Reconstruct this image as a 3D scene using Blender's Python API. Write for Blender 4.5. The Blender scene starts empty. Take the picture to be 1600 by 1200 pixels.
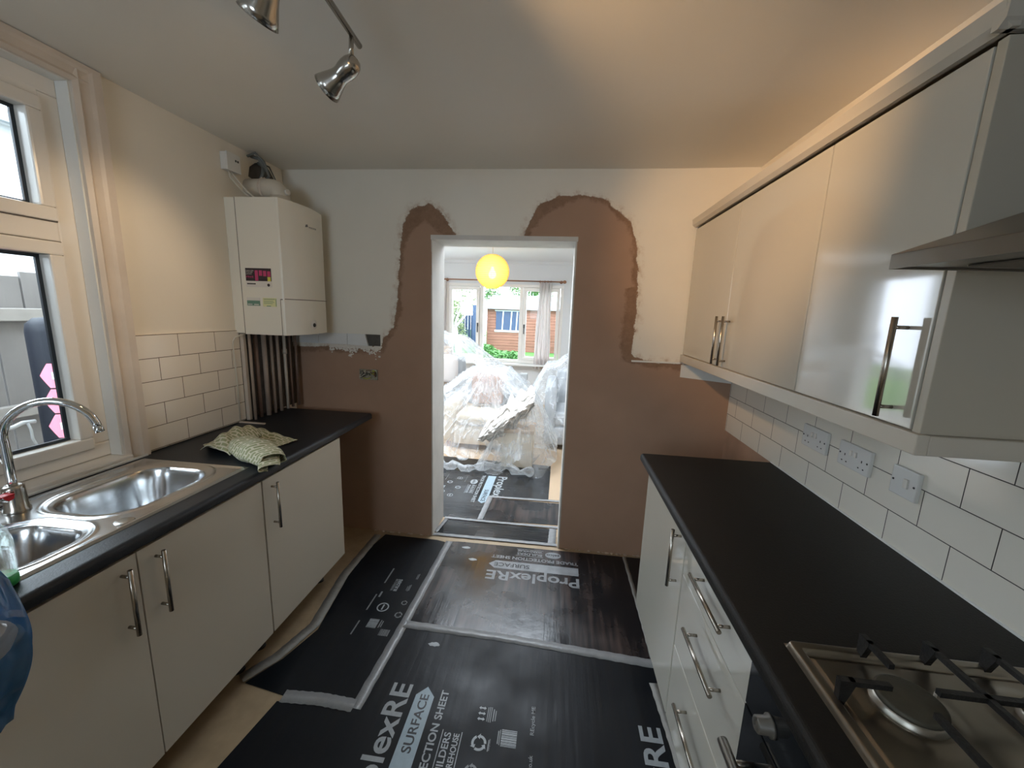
import bpy, bmesh, math, random
from mathutils import Vector, Matrix, noise
random.seed(7)
PI = math.pi
sc = bpy.context.scene
C = sc.collection

# ------------------------------------------------------------------ camera
FPX = 620.26; yaw, pitch, roll, CAMH = .1115, -.1794, .0345, 1.5824
cam_d = bpy.data.cameras.new('camera'); cam = bpy.data.objects.new('camera', cam_d); C.objects.link(cam)
cam_d.sensor_fit = 'HORIZONTAL'; cam_d.sensor_width = 36; cam_d.lens = FPX / 1600 * 36
cam_d.clip_start = .02; cam_d.clip_end = 200
_r = Vector((math.cos(yaw), math.sin(yaw), 0))
_f = Vector((-math.sin(yaw) * math.cos(pitch), math.cos(yaw) * math.cos(pitch), math.sin(pitch)))
_u = _r.cross(_f)
_r2 = math.cos(roll) * _r + math.sin(roll) * _u; _u2 = -math.sin(roll) * _r + math.cos(roll) * _u
M_ = Matrix((( _r2.x, _u2.x, -_f.x, 0), (_r2.y, _u2.y, -_f.y, 0), (_r2.z, _u2.z, -_f.z, CAMH), (0, 0, 0, 1)))
cam.matrix_world = M_
sc.camera = cam

# ------------------------------------------------------------------ world, exposure
SKY = 5.2
w = bpy.data.worlds.new('overcast_sky'); sc.world = w; w.use_nodes = True
nt = w.node_tree; bg = nt.nodes['Background']
tc = nt.nodes.new('ShaderNodeTexCoord'); sep = nt.nodes.new('ShaderNodeSeparateXYZ'); rmp = nt.nodes.new('ShaderNodeValToRGB')
nt.links.new(tc.outputs['Generated'], sep.inputs[0]); nt.links.new(sep.outputs['Z'], rmp.inputs[0])
rmp.color_ramp.elements[0].position = 0.0; rmp.color_ramp.elements[0].color = (.76, .86, 1, 1)
rmp.color_ramp.elements[1].position = .6; rmp.color_ramp.elements[1].color = (.82, .905, 1, 1)
nt.links.new(rmp.outputs[0], bg.inputs['Color']); bg.inputs['Strength'].default_value = SKY
sc.view_settings.view_transform = 'Standard'; sc.view_settings.look = 'None'
sc.view_settings.exposure = 1.22; sc.view_settings.gamma = 1.0; sc.view_settings.use_curve_mapping = False
try:
    sc.cycles.max_bounces = 12; sc.cycles.diffuse_bounces = 6; sc.cycles.transparent_max_bounces = 24
    sc.cycles.transmission_bounces = 8; sc.cycles.sample_clamp_indirect = 6; sc.cycles.caustics_refractive = False; sc.cycles.caustics_reflective = False
    sc.cycles.use_denoising = True; sc.cycles.use_fast_gi = False
except Exception: pass

def portal(name, loc, direction, sx, sy):       # sampling helper for daylight through a window opening
    d = bpy.data.lights.new(name, 'AREA'); d.shape = 'RECTANGLE'; d.size = sx; d.size_y = sy
    d.cycles.is_portal = True
    o = bpy.data.objects.new(name, d); C.objects.link(o); o.location = loc
    o.rotation_euler = Vector(direction).to_track_quat('-Z', 'Z' if abs(direction[2]) < .9 else 'Y').to_euler()
    return o
portal('window_portal', (-1.93, .43, 1.64), (1, 0, 0), 1.92, 1.42)
portal('garden_window_portal', (-.95, 6.9, 1.38), (0, -1, 0), 2.0, 1.32)

portal('added_rear_door_portal', (-.87, -1.62, 1.71), (0, 1, 0), .80, .74)  # serves the door added behind the camera for fill daylight
portal('added_roof_gap_portal', (-.8, 3.75, 2.46), (0, 0, -1), 1.9, 1.6)  # serves the ceiling gap added out of view for top light
portal('added_side_gap_portal', (-2.98, 4.67, 1.1), (1, 0, 0), 3.4, 2.15)  # serves the side wall gap added out of view for daylight
# room measures
XL, XR, YB, YF, H = -1.787, 1.0626, 2.51, -1.5, 2.414
YB2 = 2.77; DL, DR, DT = -.814, .0765, 2.03; YW = 6.81; XL2, XR2 = -2.9, 1.5

# ------------------------------------------------------------------ materials
MT = {}
def mat(name, col, rough=.5, metal=0, bump=None, var=None, spec=None, coat=0, trans=0, alpha=None, emit=None, aniso=None):
    """bump=(scale,strength[,stretch xyz]) var=(scale, amount)"""
    m = bpy.data.materials.new(name); m.use_nodes = True; n = m.node_tree.nodes; l = m.node_tree.links
    p = n['Principled BSDF']; p.inputs['Base Color'].default_value = (*col, 1)
    p.inputs['Roughness'].default_value = rough; p.inputs['Metallic'].default_value = metal
    if spec is not None: p.inputs['Specular IOR Level'].default_value = spec
    if coat: p.inputs['Coat Weight'].default_value = coat; p.inputs['Coat Roughness'].default_value = .05
    if trans: p.inputs['Transmission Weight'].default_value = trans
    if alpha is not None: p.inputs['Alpha'].default_value = alpha
    if emit: p.inputs['Emission Color'].default_value = (*emit[0], 1); p.inputs['Emission Strength'].default_value = emit[1]
    tc = n.new('ShaderNodeTexCoord')
    if var:
        t = n.new('ShaderNodeTexNoise'); t.inputs['Scale'].default_value = var[0]; t.inputs['Detail'].default_value = 6
        l.new(tc.outputs['Object'], t.inputs['Vector'])
        mx = n.new('ShaderNodeMix'); mx.data_type = 'RGBA'
        mx.inputs[6].default_value = (*[max(0, c * (1 - var[1])) for c in col], 1); mx.inputs[7].default_value = (*[min(1, c * (1 + var[1])) for c in col], 1)
        l.new(t.outputs[0], mx.inputs[0]); l.new(mx.outputs[2], p.inputs['Base Color'])
    if bump:
        mp = n.new('ShaderNodeMapping'); mp.inputs['Scale'].default_value = bump[2] if len(bump) > 2 else (1, 1, 1)
        t = n.new('ShaderNodeTexNoise'); t.inputs['Scale'].default_value = bump[0]; t.inputs['Detail'].default_value = 5
        b = n.new('ShaderNodeBump'); b.inputs['Strength'].default_value = bump[1]; b.inputs['Distance'].default_value = .01
        l.new(tc.outputs['Object'], mp.inputs[0]); l.new(mp.outputs[0], t.inputs['Vector']); l.new(t.outputs[0], b.inputs['Height']); l.new(b.outputs[0], p.inputs['Normal'])
    MT[name] = m
    return m

mat('wall_paint', (.82, .765, .67), .75, bump=(14, .12), var=(3, .05))
mat('ceiling_paint', (.80, .775, .715), .7, bump=(6, .18), var=(2, .04))
mat('white_paint', (.80, .80, .77), .5, bump=(20, .08))
mat('jamb_paint', (.62, .60, .56), .6, bump=(22, .3, (1, 1, .3)), var=(9, .14))
mat('architrave_paint', (.66, .58, .50), .45, bump=(18, .1), var=(8, .14))
mat('far_wall_paint', (.74, .75, .75), .7, bump=(14, .08))
mat('upvc', (.84, .80, .74), .22, bump=(6, .02))
mat('black_gasket', (.012, .02, .03), .4)
mat('gloss_door', (.54, .51, .44), .07, coat=.5, bump=(5, .015))
mat('gloss_door_dim', (.60, .55, .46), .35, bump=(80, .02))
mat('carcass', (.48, .435, .355), .35)
mat('carcass_dark', (.30, .25, .18), .6)
mat('cornice_paint', (.58, .53, .45), .4)
mat('worktop_left', (.014, .017, .022), .40, spec=.4, bump=(260, .12), var=(160, .35))
mat('worktop_right', (.010, .0085, .007), .55, spec=.28, bump=(260, .12), var=(160, .35))
mat('steel', (.50, .49, .46), .24, 1, bump=(60, .03, (1, 8, 1)))
mat('handle_steel', (.42, .38, .33), .26, 1)
mat('sink_steel', (.60, .61, .62), .20, 1, bump=(50, .03))
mat('chrome', (.78, .79, .80), .06, 1)
mat('nickel', (.46, .43, .39), .22, 1)
mat('hob_steel', (.28, .245, .20), .30, 1, bump=(30, .08), var=(6, .25))
mat('hood_steel', (.24, .215, .185), .33, 1, bump=(40, .03, (8, 1, 1)))
mat('cast_iron', (.012, .011, .010), .55, bump=(120, .2))
mat('burner_cap', (.055, .048, .032), .6, bump=(140, .1), var=(30, .3))
mat('knob_grey', (.10, .09, .075), .45)
mat('ring_steel', (.36, .34, .30), .38, 1)
mat('black_glass', (.006, .007, .008), .06)
mat('socket_white', (.72, .72, .70), .25)
mat('dark_plastic', (.02, .02, .02), .4)
mat('red_plastic', (.6, .02, .03), .4)
mat('boiler_white', (.84, .80, .70), .28)
mat('seam', (.16, .13, .10), .6)
mat('logo_grey', (.14, .14, .15), .4)
mat('flue_white', (.66, .61, .52), .4, var=(14, .1))
mat('copper_painted', (.40, .31, .25), .5, bump=(40, .15, (1, 1, .1)), var=(16, .3))
mat('copper_dark', (.20, .13, .10), .45, var=(16, .35))
mat('pipe_white', (.62, .54, .46), .5, var=(20, .12))
mat('cable_white', (.66, .62, .54), .5)
mat('cable_grey', (.17, .18, .17), .5)
mat('tape', (.25, .255, .26), .34, bump=(70, .2), var=(24, .22))
mat('tape_dull', (.22, .21, .19), .5, bump=(70, .2), var=(24, .3))
mat('print_grey', (.30, .325, .34), .4, var=(60, .2))
mat('print_dim', (.17, .18, .185), .4, var=(60, .3))
mat('print_band', (.30, .385, .44), .4, var=(40, .15))
mat('print_worn', (.20, .21, .22), .4, var=(14, .5))
mat('print_black', (.006, .007, .009), .35)
mat('paper', (.72, .69, .65), .7, bump=(30, .3))
mat('sofa_cream', (.62, .54, .43), .85, bump=(200, .1))
mat('sofa_grey', (.40, .42, .44), .9, bump=(160, .15))
mat('cushion_brown', (.34, .21, .15), .85, bump=(160, .15))
mat('cardboard', (.48, .36, .26), .8, var=(10, .1))
mat('wood_rod', (.28, .13, .07), .4, var=(12, .2))
mat('far_floor_wood', (.52, .38, .25), .4, bump=(20, .05, (1, 12, 1)), var=(4, .12))
mat('bare_plaster', (.42, .27, .19), .85, bump=(30, .3), var=(7, .3))
mat('rubble', (.46, .36, .28), .9, bump=(60, .9), var=(40, .5))
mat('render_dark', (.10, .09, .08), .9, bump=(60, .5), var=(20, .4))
mat('galvanised', (.42, .40, .33), .35, 1, bump=(30, .4), var=(80, .5))
mat('yellow_wire', (.5, .5, .05), .4); mat('black_wire', (.02, .02, .02), .4); mat('brown_wire', (.18, .07, .03), .4)
mat('sticker_black', (.03, .02, .025), .5); mat('sticker_pink', (.55, .05, .17), .5); mat('sticker_yellow', (.75, .70, .12), .5)
mat('sticker_white', (.76, .72, .66), .5); mat('sticker_green', (.16, .30, .22), .5); mat('sticker_pale_yellow', (.78, .76, .40), .5)
mat('fence_wood', (.135, .125, .12), .85, bump=(12, .5, (1, 1, .08)), var=(5, .28))
mat('fence_rail', (.20, .185, .17), .85, bump=(12, .4, (1, .1, 1)), var=(6, .25))
mat('vinyl_black', (.006, .008, .014), .55, spec=.25, bump=(12, .2))
mat('hex_pink', (.80, .20, .28), .5); mat('hex_label', (.8, .8, .82), .5)
mat('neighbour_render', (.42, .43, .43), .8); mat('roof_slate', (.20, .22, .23), .7)
mat('shed_wood', (.20, .085, .055), .8, bump=(10, .2, (.1, 1, 1)), var=(4, .25))
mat('shed_roof', (.24, .27, .30), .8, var=(3, .15))
mat('shed_trim', (.42, .43, .43), .6)
mat('garden_blue', (.02, .04, .09), .6, var=(5, .2))
mat('lawn', (.06, .17, .03), .9, bump=(30, .8), var=(6, .45))
mat('patio', (.30, .29, .27), .9, var=(3, .2))
mat('leaf', (.06, .17, .035), .7, var=(8, .4)); mat('leaf_pale', (.20, .24, .12), .7, var=(8, .35))
mat('bark', (.24, .22, .21), .9, bump=(20, .5, (1, 1, .2)), var=(6, .25))
mat('curtain', (.78, .76, .70), .85, bump=(200, .05))
mat('plastic_grey', (.22, .23, .24), .5)
mat('bottle_plastic', (.70, .86, .80), .08, trans=.85, alpha=.5)
mat('bottle_green', (.05, .45, .12), .3)

def brick_mat(name, tile, mortar, rough, u, v, bw, rh, off, bump=.4):
    """metro tiles; u,v = object axis index and offset of a joint / row line"""
    m = bpy.data.materials.new(name); m.use_nodes = True; n = m.node_tree.nodes; l = m.node_tree.links
    p = n['Principled BSDF']; tc = n.new('ShaderNodeTexCoord'); s = n.new('ShaderNodeSeparateXYZ'); l.new(tc.outputs['Object'], s.inputs[0])
    cb = n.new('ShaderNodeCombineXYZ')
    a = n.new('ShaderNodeMath'); a.operation = 'SUBTRACT'; l.new(s.outputs[u[0]], a.inputs[0]); a.inputs[1].default_value = u[1] - 20 * bw
    b = n.new('ShaderNodeMath'); b.operation = 'SUBTRACT'; l.new(s.outputs[v[0]], b.inputs[0]); b.inputs[1].default_value = v[1] - 20 * rh
    l.new(a.outputs[0], cb.inputs[0]); l.new(b.outputs[0], cb.inputs[1])
    br = n.new('ShaderNodeTexBrick'); l.new(cb.outputs[0], br.inputs['Vector'])
    br.offset = off; br.offset_frequency = 2; br.squash = 1
    for k, val in (('Scale', 1), ('Mortar Size', .0015), ('Mortar Smooth', .25), ('Bias', 0), ('Brick Width', bw), ('Row Height', rh)): br.inputs[k].default_value = val
    br.inputs['Color1'].default_value = (*tile, 1); br.inputs['Color2'].default_value = (*[c * .96 for c in tile], 1); br.inputs['Mortar'].default_value = (*mortar, 1)
    l.new(br.outputs['Color'], p.inputs['Base Color'])
    iv = n.new('ShaderNodeMath'); iv.operation = 'SUBTRACT'; iv.inputs[0].default_value = 1; l.new(br.outputs['Fac'], iv.inputs[1])
    nz = n.new('ShaderNodeTexNoise'); nz.inputs['Scale'].default_value = 9; l.new(tc.outputs['Object'], nz.inputs['Vector'])
    ad = n.new('ShaderNodeMath'); ad.operation = 'MULTIPLY_ADD'; l.new(nz.outputs[0], ad.inputs[0]); ad.inputs[1].default_value = .35; l.new(iv.outputs[0], ad.inputs[2])
    bp = n.new('ShaderNodeBump'); bp.inputs['Strength'].default_value = bump; bp.inputs['Distance'].default_value = .003; l.new(ad.outputs[0], bp.inputs['Height']); l.new(bp.outputs[0], p.inputs['Normal'])
    rr = n.new('ShaderNodeMath'); rr.operation = 'MULTIPLY_ADD'; l.new(br.outputs['Fac'], rr.inputs[0]); rr.inputs[1].default_value = .5; rr.inputs[2].default_value = rough; l.new(rr.outputs[0], p.inputs['Roughness'])
    MT[name] = m; return m
brick_mat('tiles_left', (.84, .78, .69), (.10, .065, .035), .14, (1, 1.4785), (2, .9185 + .102), .202, .102, .5)
brick_mat('tiles_right', (.84, .80, .71), (.04, .032, .025), .12, (1, .9821), (2, .9071), .202, .1082, .5)
brick_mat('vent_bricks', (.45, .45, .46), (.05, .05, .06), .6, (1, 0), (2, 0), .09, .05, .0)

def protective_mat(name, scuff, brown=0, along=1, r0=.12, r1=.34, spec=.5):
    """black corrugated protection board: glossy, fine streaks, dusty scuffs"""
    m = bpy.data.materials.new(name); m.use_nodes = True; n = m.node_tree.nodes; l = m.node_tree.links
    p = n['Principled BSDF']; tc = n.new('ShaderNodeTexCoord')
    mp = n.new('ShaderNodeMapping'); mp.inputs['Scale'].default_value = (1, .07, 1) if along == 1 else (.07, 1, 1); l.new(tc.outputs['Object'], mp.inputs[0])
    st = n.new('ShaderNodeTexNoise'); st.inputs['Scale'].default_value = 38; st.inputs['Detail'].default_value = 6; l.new(mp.outputs[0], st.inputs['Vector'])
    bl = n.new('ShaderNodeTexNoise'); bl.inputs['Scale'].default_value = 3.2; bl.inputs['Detail'].default_value = 7; l.new(tc.outputs['Object'], bl.inputs['Vector'])
    mu = n.new('ShaderNodeMath'); mu.operation = 'MULTIPLY'; l.new(st.outputs[0], mu.inputs[0]); l.new(bl.outputs[0], mu.inputs[1])
    r = n.new('ShaderNodeValToRGB'); l.new(mu.outputs[0], r.inputs[0])
    r.color_ramp.elements[0].position = .22; r.color_ramp.elements[0].color = (.006, .0075, .010, 1)
    r.color_ramp.elements[1].position = .42; e = scuff; r.color_ramp.elements[1].color = (e * (1 + brown), e, e * (1 - .25 * brown), 1)
    l.new(r.outputs[0], p.inputs['Base Color'])
    rg = n.new('ShaderNodeMapRange'); l.new(bl.outputs[0], rg.inputs[0]); rg.inputs[1].default_value = .3; rg.inputs[2].default_value = .7; rg.inputs[3].default_value = r0; rg.inputs[4].default_value = r1
    l.new(rg.outputs[0], p.inputs['Roughness'])
    ad = n.new('ShaderNodeMath'); ad.operation = 'MULTIPLY_ADD'; l.new(st.outputs[0], ad.inputs[0]); ad.inputs[1].default_value = .25; l.new(bl.outputs[0], ad.inputs[2])
    b = n.new('ShaderNodeBump'); b.inputs['Strength'].default_value = .5; b.inputs['Distance'].default_value = .008; l.new(ad.outputs[0], b.inputs['Height']); l.new(b.outputs[0], p.inputs['Normal'])
    p.inputs['Specular IOR Level'].default_value = spec
    MT[name] = m; return m
protective_mat('board_black', .009, r0=.30, r1=.60, spec=.20); protective_mat('board_scuffed', .042, .45, r0=.14, r1=.40); protective_mat('board_far', .05, 0, 0)

def vinyl_floor():
    m = mat('kitchen_floor_vinyl', (.36, .27, .17), .5, bump=(50, .1), var=(18, .25)); return m
vinyl_floor()

def towel_mat():
    m = bpy.data.materials.new('towel'); m.use_nodes = True; n = m.node_tree.nodes; l = m.node_tree.links; p = n['Principled BSDF']
    at = n.new('ShaderNodeUVMap'); at.uv_map = 'UVMap'
    br = n.new('ShaderNodeTexBrick'); l.new(at.outputs[0], br.inputs['Vector']); br.offset = .5
    for k, v in (('Scale', 1), ('Mortar Size', .10), ('Mortar Smooth', .3), ('Brick Width', 1.0), ('Row Height', .45)): br.inputs[k].default_value = v
    br.inputs['Color1'].default_value = (.36, .37, .21, 1); br.inputs['Color2'].default_value = (.30, .32, .17, 1); br.inputs['Mortar'].default_value = (.66, .62, .48, 1)
    l.new(br.outputs[0], p.inputs['Base Color']); p.inputs['Roughness'].default_value = .95
    nz = n.new('ShaderNodeTexNoise'); nz.inputs['Scale'].default_value = 300; b = n.new('ShaderNodeBump'); b.inputs['Strength'].default_value = .3; l.new(nz.outputs[0], b.inputs['Height']); l.new(b.outputs[0], p.inputs['Normal'])
    MT['towel'] = m
towel_mat()

def glass_mat(name, tint=(1, 1, 1), refl=.06):
    m = bpy.data.materials.new(name); m.use_nodes = True; n = m.node_tree.nodes; l = m.node_tree.links; n.remove(n['Principled BSDF'])
    t = n.new('ShaderNodeBsdfTransparent'); t.inputs[0].default_value = (*tint, 1); g = n.new('ShaderNodeBsdfGlossy'); g.inputs['Roughness'].default_value = .02
    f = n.new('ShaderNodeFresnel'); f.inputs[0].default_value = 1.25; mx = n.new('ShaderNodeMixShader')
    l.new(f.outputs[0], mx.inputs[0]); l.new(t.outputs[0], mx.inputs[1]); l.new(g.outputs[0], mx.inputs[2]); l.new(mx.outputs[0], n['Material Output'].inputs[0]); MT[name] = m
glass_mat('pane_glass', (.96, .99, .99))

def film_mat(name, lo, hi, col=(.86, .90, .93)):
    """thin translucent polythene: clear where flat and milky where creased"""
    m = bpy.data.materials.new(name); m.use_nodes = True; n = m.node_tree.nodes; l = m.node_tree.links; n.remove(n['Principled BSDF'])
    tc = n.new('ShaderNodeTexCoord')
    dn = n.new('ShaderNodeTexNoise'); dn.inputs['Scale'].default_value = 3.0; dn.inputs['Detail'].default_value = 3; l.new(tc.outputs['Object'], dn.inputs['Vector'])
    ms = n.new('ShaderNodeVectorMath'); ms.operation = 'MULTIPLY_ADD'; l.new(dn.outputs['Color'], ms.inputs[0]); ms.inputs[1].default_value = (.5, .5, .5); l.new(tc.outputs['Object'], ms.inputs[2])
    vo = n.new('ShaderNodeTexVoronoi'); vo.feature = 'DISTANCE_TO_EDGE'; vo.inputs['Scale'].default_value = 3.2; l.new(ms.outputs[0], vo.inputs['Vector'])
    cr = n.new('ShaderNodeMapRange'); l.new(vo.outputs[0], cr.inputs[0]); cr.inputs[1].default_value = 0; cr.inputs[2].default_value = .045; cr.inputs[3].default_value = 1; cr.inputs[4].default_value = 0
    bn = n.new('ShaderNodeTexNoise'); bn.inputs['Scale'].default_value = 4.5; bn.inputs['Detail'].default_value = 5; l.new(ms.outputs[0], bn.inputs['Vector'])
    hh = n.new('ShaderNodeMath'); hh.operation = 'MULTIPLY_ADD'; l.new(cr.outputs[0], hh.inputs[0]); hh.inputs[1].default_value = .35; l.new(bn.outputs[0], hh.inputs[2])
    bp = n.new('ShaderNodeBump'); bp.inputs['Strength'].default_value = .55; bp.inputs['Distance'].default_value = .02; l.new(hh.outputs[0], bp.inputs['Height'])
    d = n.new('ShaderNodeBsdfDiffuse'); d.inputs[0].default_value = (*col, 1); tl = n.new('ShaderNodeBsdfTranslucent'); tl.inputs[0].default_value = (*col, 1)
    g = n.new('ShaderNodeBsdfGlossy'); g.inputs['Roughness'].default_value = .2; tr = n.new('ShaderNodeBsdfTransparent')
    for x in (d, tl, g): l.new(bp.outputs[0], x.inputs['Normal'])
    a = n.new('ShaderNodeMixShader'); a.inputs[0].default_value = .45; l.new(d.outputs[0], a.inputs[1]); l.new(tl.outputs[0], a.inputs[2])
    b = n.new('ShaderNodeMixShader'); b.inputs[0].default_value = .13; l.new(a.outputs[0], b.inputs[1]); l.new(g.outputs[0], b.inputs[2])
    lw = n.new('ShaderNodeLayerWeight'); lw.inputs[0].default_value = .45
    s1 = n.new('ShaderNodeMath'); s1.operation = 'MULTIPLY_ADD'; l.new(lw.outputs['Facing'], s1.inputs[0]); s1.inputs[1].default_value = .45; l.new(bn.outputs[0], s1.inputs[2])
    s2 = n.new('ShaderNodeMath'); s2.operation = 'MULTIPLY_ADD'; l.new(cr.outputs[0], s2.inputs[0]); s2.inputs[1].default_value = .16; l.new(s1.outputs[0], s2.inputs[2])
    mr = n.new('ShaderNodeMapRange'); l.new(s2.outputs[0], mr.inputs[0]); mr.inputs[1].default_value = .45; mr.inputs[2].default_value = .95; mr.inputs[3].default_value = lo; mr.inputs[4].default_value = hi
    f = n.new('ShaderNodeMixShader'); l.new(mr.outputs[0], f.inputs[0]); l.new(tr.outputs[0], f.inputs[1]); l.new(b.outputs[0], f.inputs[2]); l.new(f.outputs[0], n['Material Output'].inputs[0])
    MT[name] = m
film_mat('dust_film', .13, .66); film_mat('bag_film', .75, .97, (.05, .20, .42)); film_mat('bag_film_white', .6, .9, (.62, .64, .66))

def curtain_mat():
    m = bpy.data.materials.new('curtain'); m.use_nodes = True; n = m.node_tree.nodes; l = m.node_tree.links; n.remove(n['Principled BSDF'])
    d = n.new('ShaderNodeBsdfDiffuse'); d.inputs[0].default_value = (.84, .82, .80, 1); t = n.new('ShaderNodeBsdfTranslucent'); t.inputs[0].default_value = (.84, .78, .76, 1)
    a = n.new('ShaderNodeMixShader'); a.inputs[0].default_value = .45; l.new(d.outputs[0], a.inputs[1]); l.new(t.outputs[0], a.inputs[2]); l.new(a.outputs[0], n['Material Output'].inputs[0]); MT['curtain'] = m
curtain_mat()
def lantern_mat():
    m = bpy.data.materials.new('lantern_paper'); m.use_nodes = True; n = m.node_tree.nodes; l = m.node_tree.links; n.remove(n['Principled BSDF'])
    d = n.new('ShaderNodeBsdfDiffuse'); d.inputs[0].default_value = (.90, .66, .26, 1); t = n.new('ShaderNodeBsdfTranslucent'); t.inputs[0].default_value = (1.0, .74, .30, 1)
    lw = n.new('ShaderNodeLayerWeight'); lw.inputs[0].default_value = .5; cm = n.new('ShaderNodeMix'); cm.data_type = 'RGBA'; l.new(lw.outputs['Facing'], cm.inputs[0]); cm.inputs[6].default_value = (1.0, .80, .38, 1); cm.inputs[7].default_value = (.62, .30, .05, 1); l.new(cm.outputs[2], t.inputs[0])  # rim painted darker orange by view angle, imitating the lantern's glow gradient
    a = n.new('ShaderNodeMixShader'); a.inputs[0].default_value = .6; l.new(d.outputs[0], a.inputs[1]); l.new(t.outputs[0], a.inputs[2])
    tr = n.new('ShaderNodeBsdfTransparent'); tr.inputs[0].default_value = (1, .8, .35, 1); b = n.new('ShaderNodeMixShader'); b.inputs[0].default_value = .13
    l.new(a.outputs[0], b.inputs[1]); l.new(tr.outputs[0], b.inputs[2]); l.new(b.outputs[0], n['Material Output'].inputs[0]); MT['lantern_paper'] = m
lantern_mat()
mat('bulb_glow', (1, .9, .6), .5, emit=((1, .74, .34), 13))
mat('spot_glow', (1, .8, .5), .5, emit=((1, .66, .32), 40))

# ------------------------------------------------------------------ mesh helpers
class MB:
    def __init__(s): s.bm = bmesh.new(); s.mats = []
    def box(s, x0, x1, y0, y1, z0, z1, bev=0, mi=0):
        vs = [s.bm.verts.new((x, y, z)) for x in (x0, x1) for y in (y0, y1) for z in (z0, z1)]
        fs = []
        for q in ((0, 1, 3, 2), (4, 6, 7, 5), (0, 4, 5, 1), (2, 3, 7, 6), (0, 2, 6, 4), (1, 5, 7, 3)):
            f = s.bm.faces.new([vs[i] for i in q]); f.material_index = mi; fs.append(f)
        if bev:
            es = list({e for f in fs for e in f.edges})
            r = bmesh.ops.bevel(s.bm, geom=es, offset=bev, segments=2, profile=.6, affect='EDGES')
            for f in r['faces']: f.material_index = mi
        return s
    def xf(s, fn, start):
        for v in list(s.bm.verts)[start:]: v.co = fn(v.co)
    def n(s): return len(s.bm.verts)
    def cyl(s, a, b, r, r2=None, seg=16, cap=True, mi=0):
        a, b = Vector(a), Vector(b); r2 = r if r2 is None else r2; d = (b - a).normalized()
        t = Vector((0, 0, 1)) if abs(d.z) < .9 else Vector((1, 0, 0)); u = d.cross(t).normalized(); v = d.cross(u)
        A = [s.bm.verts.new(a + r * (math.cos(2 * PI * i / seg) * u + math.sin(2 * PI * i / seg) * v)) for i in range(seg)]
        B = [s.bm.verts.new(b + r2 * (math.cos(2 * PI * i / seg) * u + math.sin(2 * PI * i / seg) * v)) for i in range(seg)]
        for i in range(seg):
            f = s.bm.faces.new((A[i], A[(i + 1) % seg], B[(i + 1) % seg], B[i])); f.smooth = True; f.material_index = mi
        if cap:
            f = s.bm.faces.new(A[::-1]); f.material_index = mi; f = s.bm.faces.new(B); f.material_index = mi
        return s
    def tube(s, pts, r, seg=10, mi=0):
        pts = [Vector(p) for p in pts]; rs = r if isinstance(r, (list, tuple)) else [r] * len(pts); rings = []
        up = None
        for i, p in enumerate(pts):
            d = (pts[min(i + 1, len(pts) - 1)] - pts[max(i - 1, 0)]).normalized()
            if up is None: t = Vector((0, 0, 1)) if abs(d.z) < .9 else Vector((1, 0, 0)); up = d.cross(t).normalized()
            up = (up - d * up.dot(d)).normalized(); v = d.cross(up)
            rings.append([s.bm.verts.new(p + rs[i] * (math.cos(2 * PI * k / seg) * up + math.sin(2 * PI * k / seg) * v)) for k in range(seg)])
        for A, B in zip(rings, rings[1:]):
            for i in range(seg):
                f = s.bm.faces.new((A[i], A[(i + 1) % seg], B[(i + 1) % seg], B[i])); f.smooth = True; f.material_index = mi
        for q in (rings[0][::-1], rings[-1]):
            f = s.bm.faces.new(q); f.material_index = mi
        return s
    def lathe(s, prof, o, axis=(0, 0, 1), seg=24, mi=0, closed=True):
        """prof: (radius, along) from o along axis"""
        o, d = Vector(o), Vector(axis).normalized(); t = Vector((0, 0, 1)) if abs(d.z) < .9 else Vector((1, 0, 0)); u = d.cross(t).normalized(); v = d.cross(u)
        rings = [[s.bm.verts.new(o + d * h + max(r, .0002) * (math.cos(2 * PI * k / seg) * u + math.sin(2 * PI * k / seg) * v)) for k in range(seg)] for r, h in prof]
        for A, B in zip(rings, rings[1:]):
            for i in range(seg):
                f = s.bm.faces.new((A[i], A[(i + 1) % seg], B[(i + 1) % seg], B[i])); f.smooth = True; f.material_index = mi
        if closed:
            for q in (rings[0][::-1], rings[-1]):
                f = s.bm.faces.new(q); f.material_index = mi
        return s
    def prism(s, poly, axis, a, b, mi=0, bev=0):
        """poly: 2D points in the plane normal to axis (0:x -> (y,z), 1:y -> (x,z), 2:z -> (x,y)) extruded a..b"""
        def P(p, t): return {0: (t, p[0], p[1]), 1: (p[0], t, p[1]), 2: (p[0], p[1], t)}[axis]
        A = [s.bm.verts.new(P(p, a)) for p in poly]; B = [s.bm.verts.new(P(p, b)) for p in poly]; fs = []
        for i in range(len(poly)):
            j = (i + 1) % len(poly); fs.append(s.bm.faces.new((A[i], A[j], B[j], B[i])))
        fs.append(s.bm.faces.new(A[::-1])); fs.append(s.bm.faces.new(B))
        for f in fs: f.material_index = mi
        if bev:
            r = bmesh.ops.bevel(s.bm, geom=list({e for f in fs for e in f.edges}), offset=bev, segments=2, affect='EDGES')
        return s
    def quad(s, pts, mi=0):
        f = s.bm.faces.new([s.bm.verts.new(p) for p in pts]); f.material_index = mi; return s
    def grid(s, nx, ny, fn, mi=0, keep=None):
        V = [[s.bm.verts.new(fn(i / nx, j / ny)) for j in range(ny + 1)] for i in range(nx + 1)]
        for i in range(nx):
            for j in range(ny):
                if keep and not keep((i + .5) / nx, (j + .5) / ny): continue
                f = s.bm.faces.new((V[i][j], V[i + 1][j], V[i + 1][j + 1], V[i][j + 1])); f.smooth = True; f.material_index = mi
        return s
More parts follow.
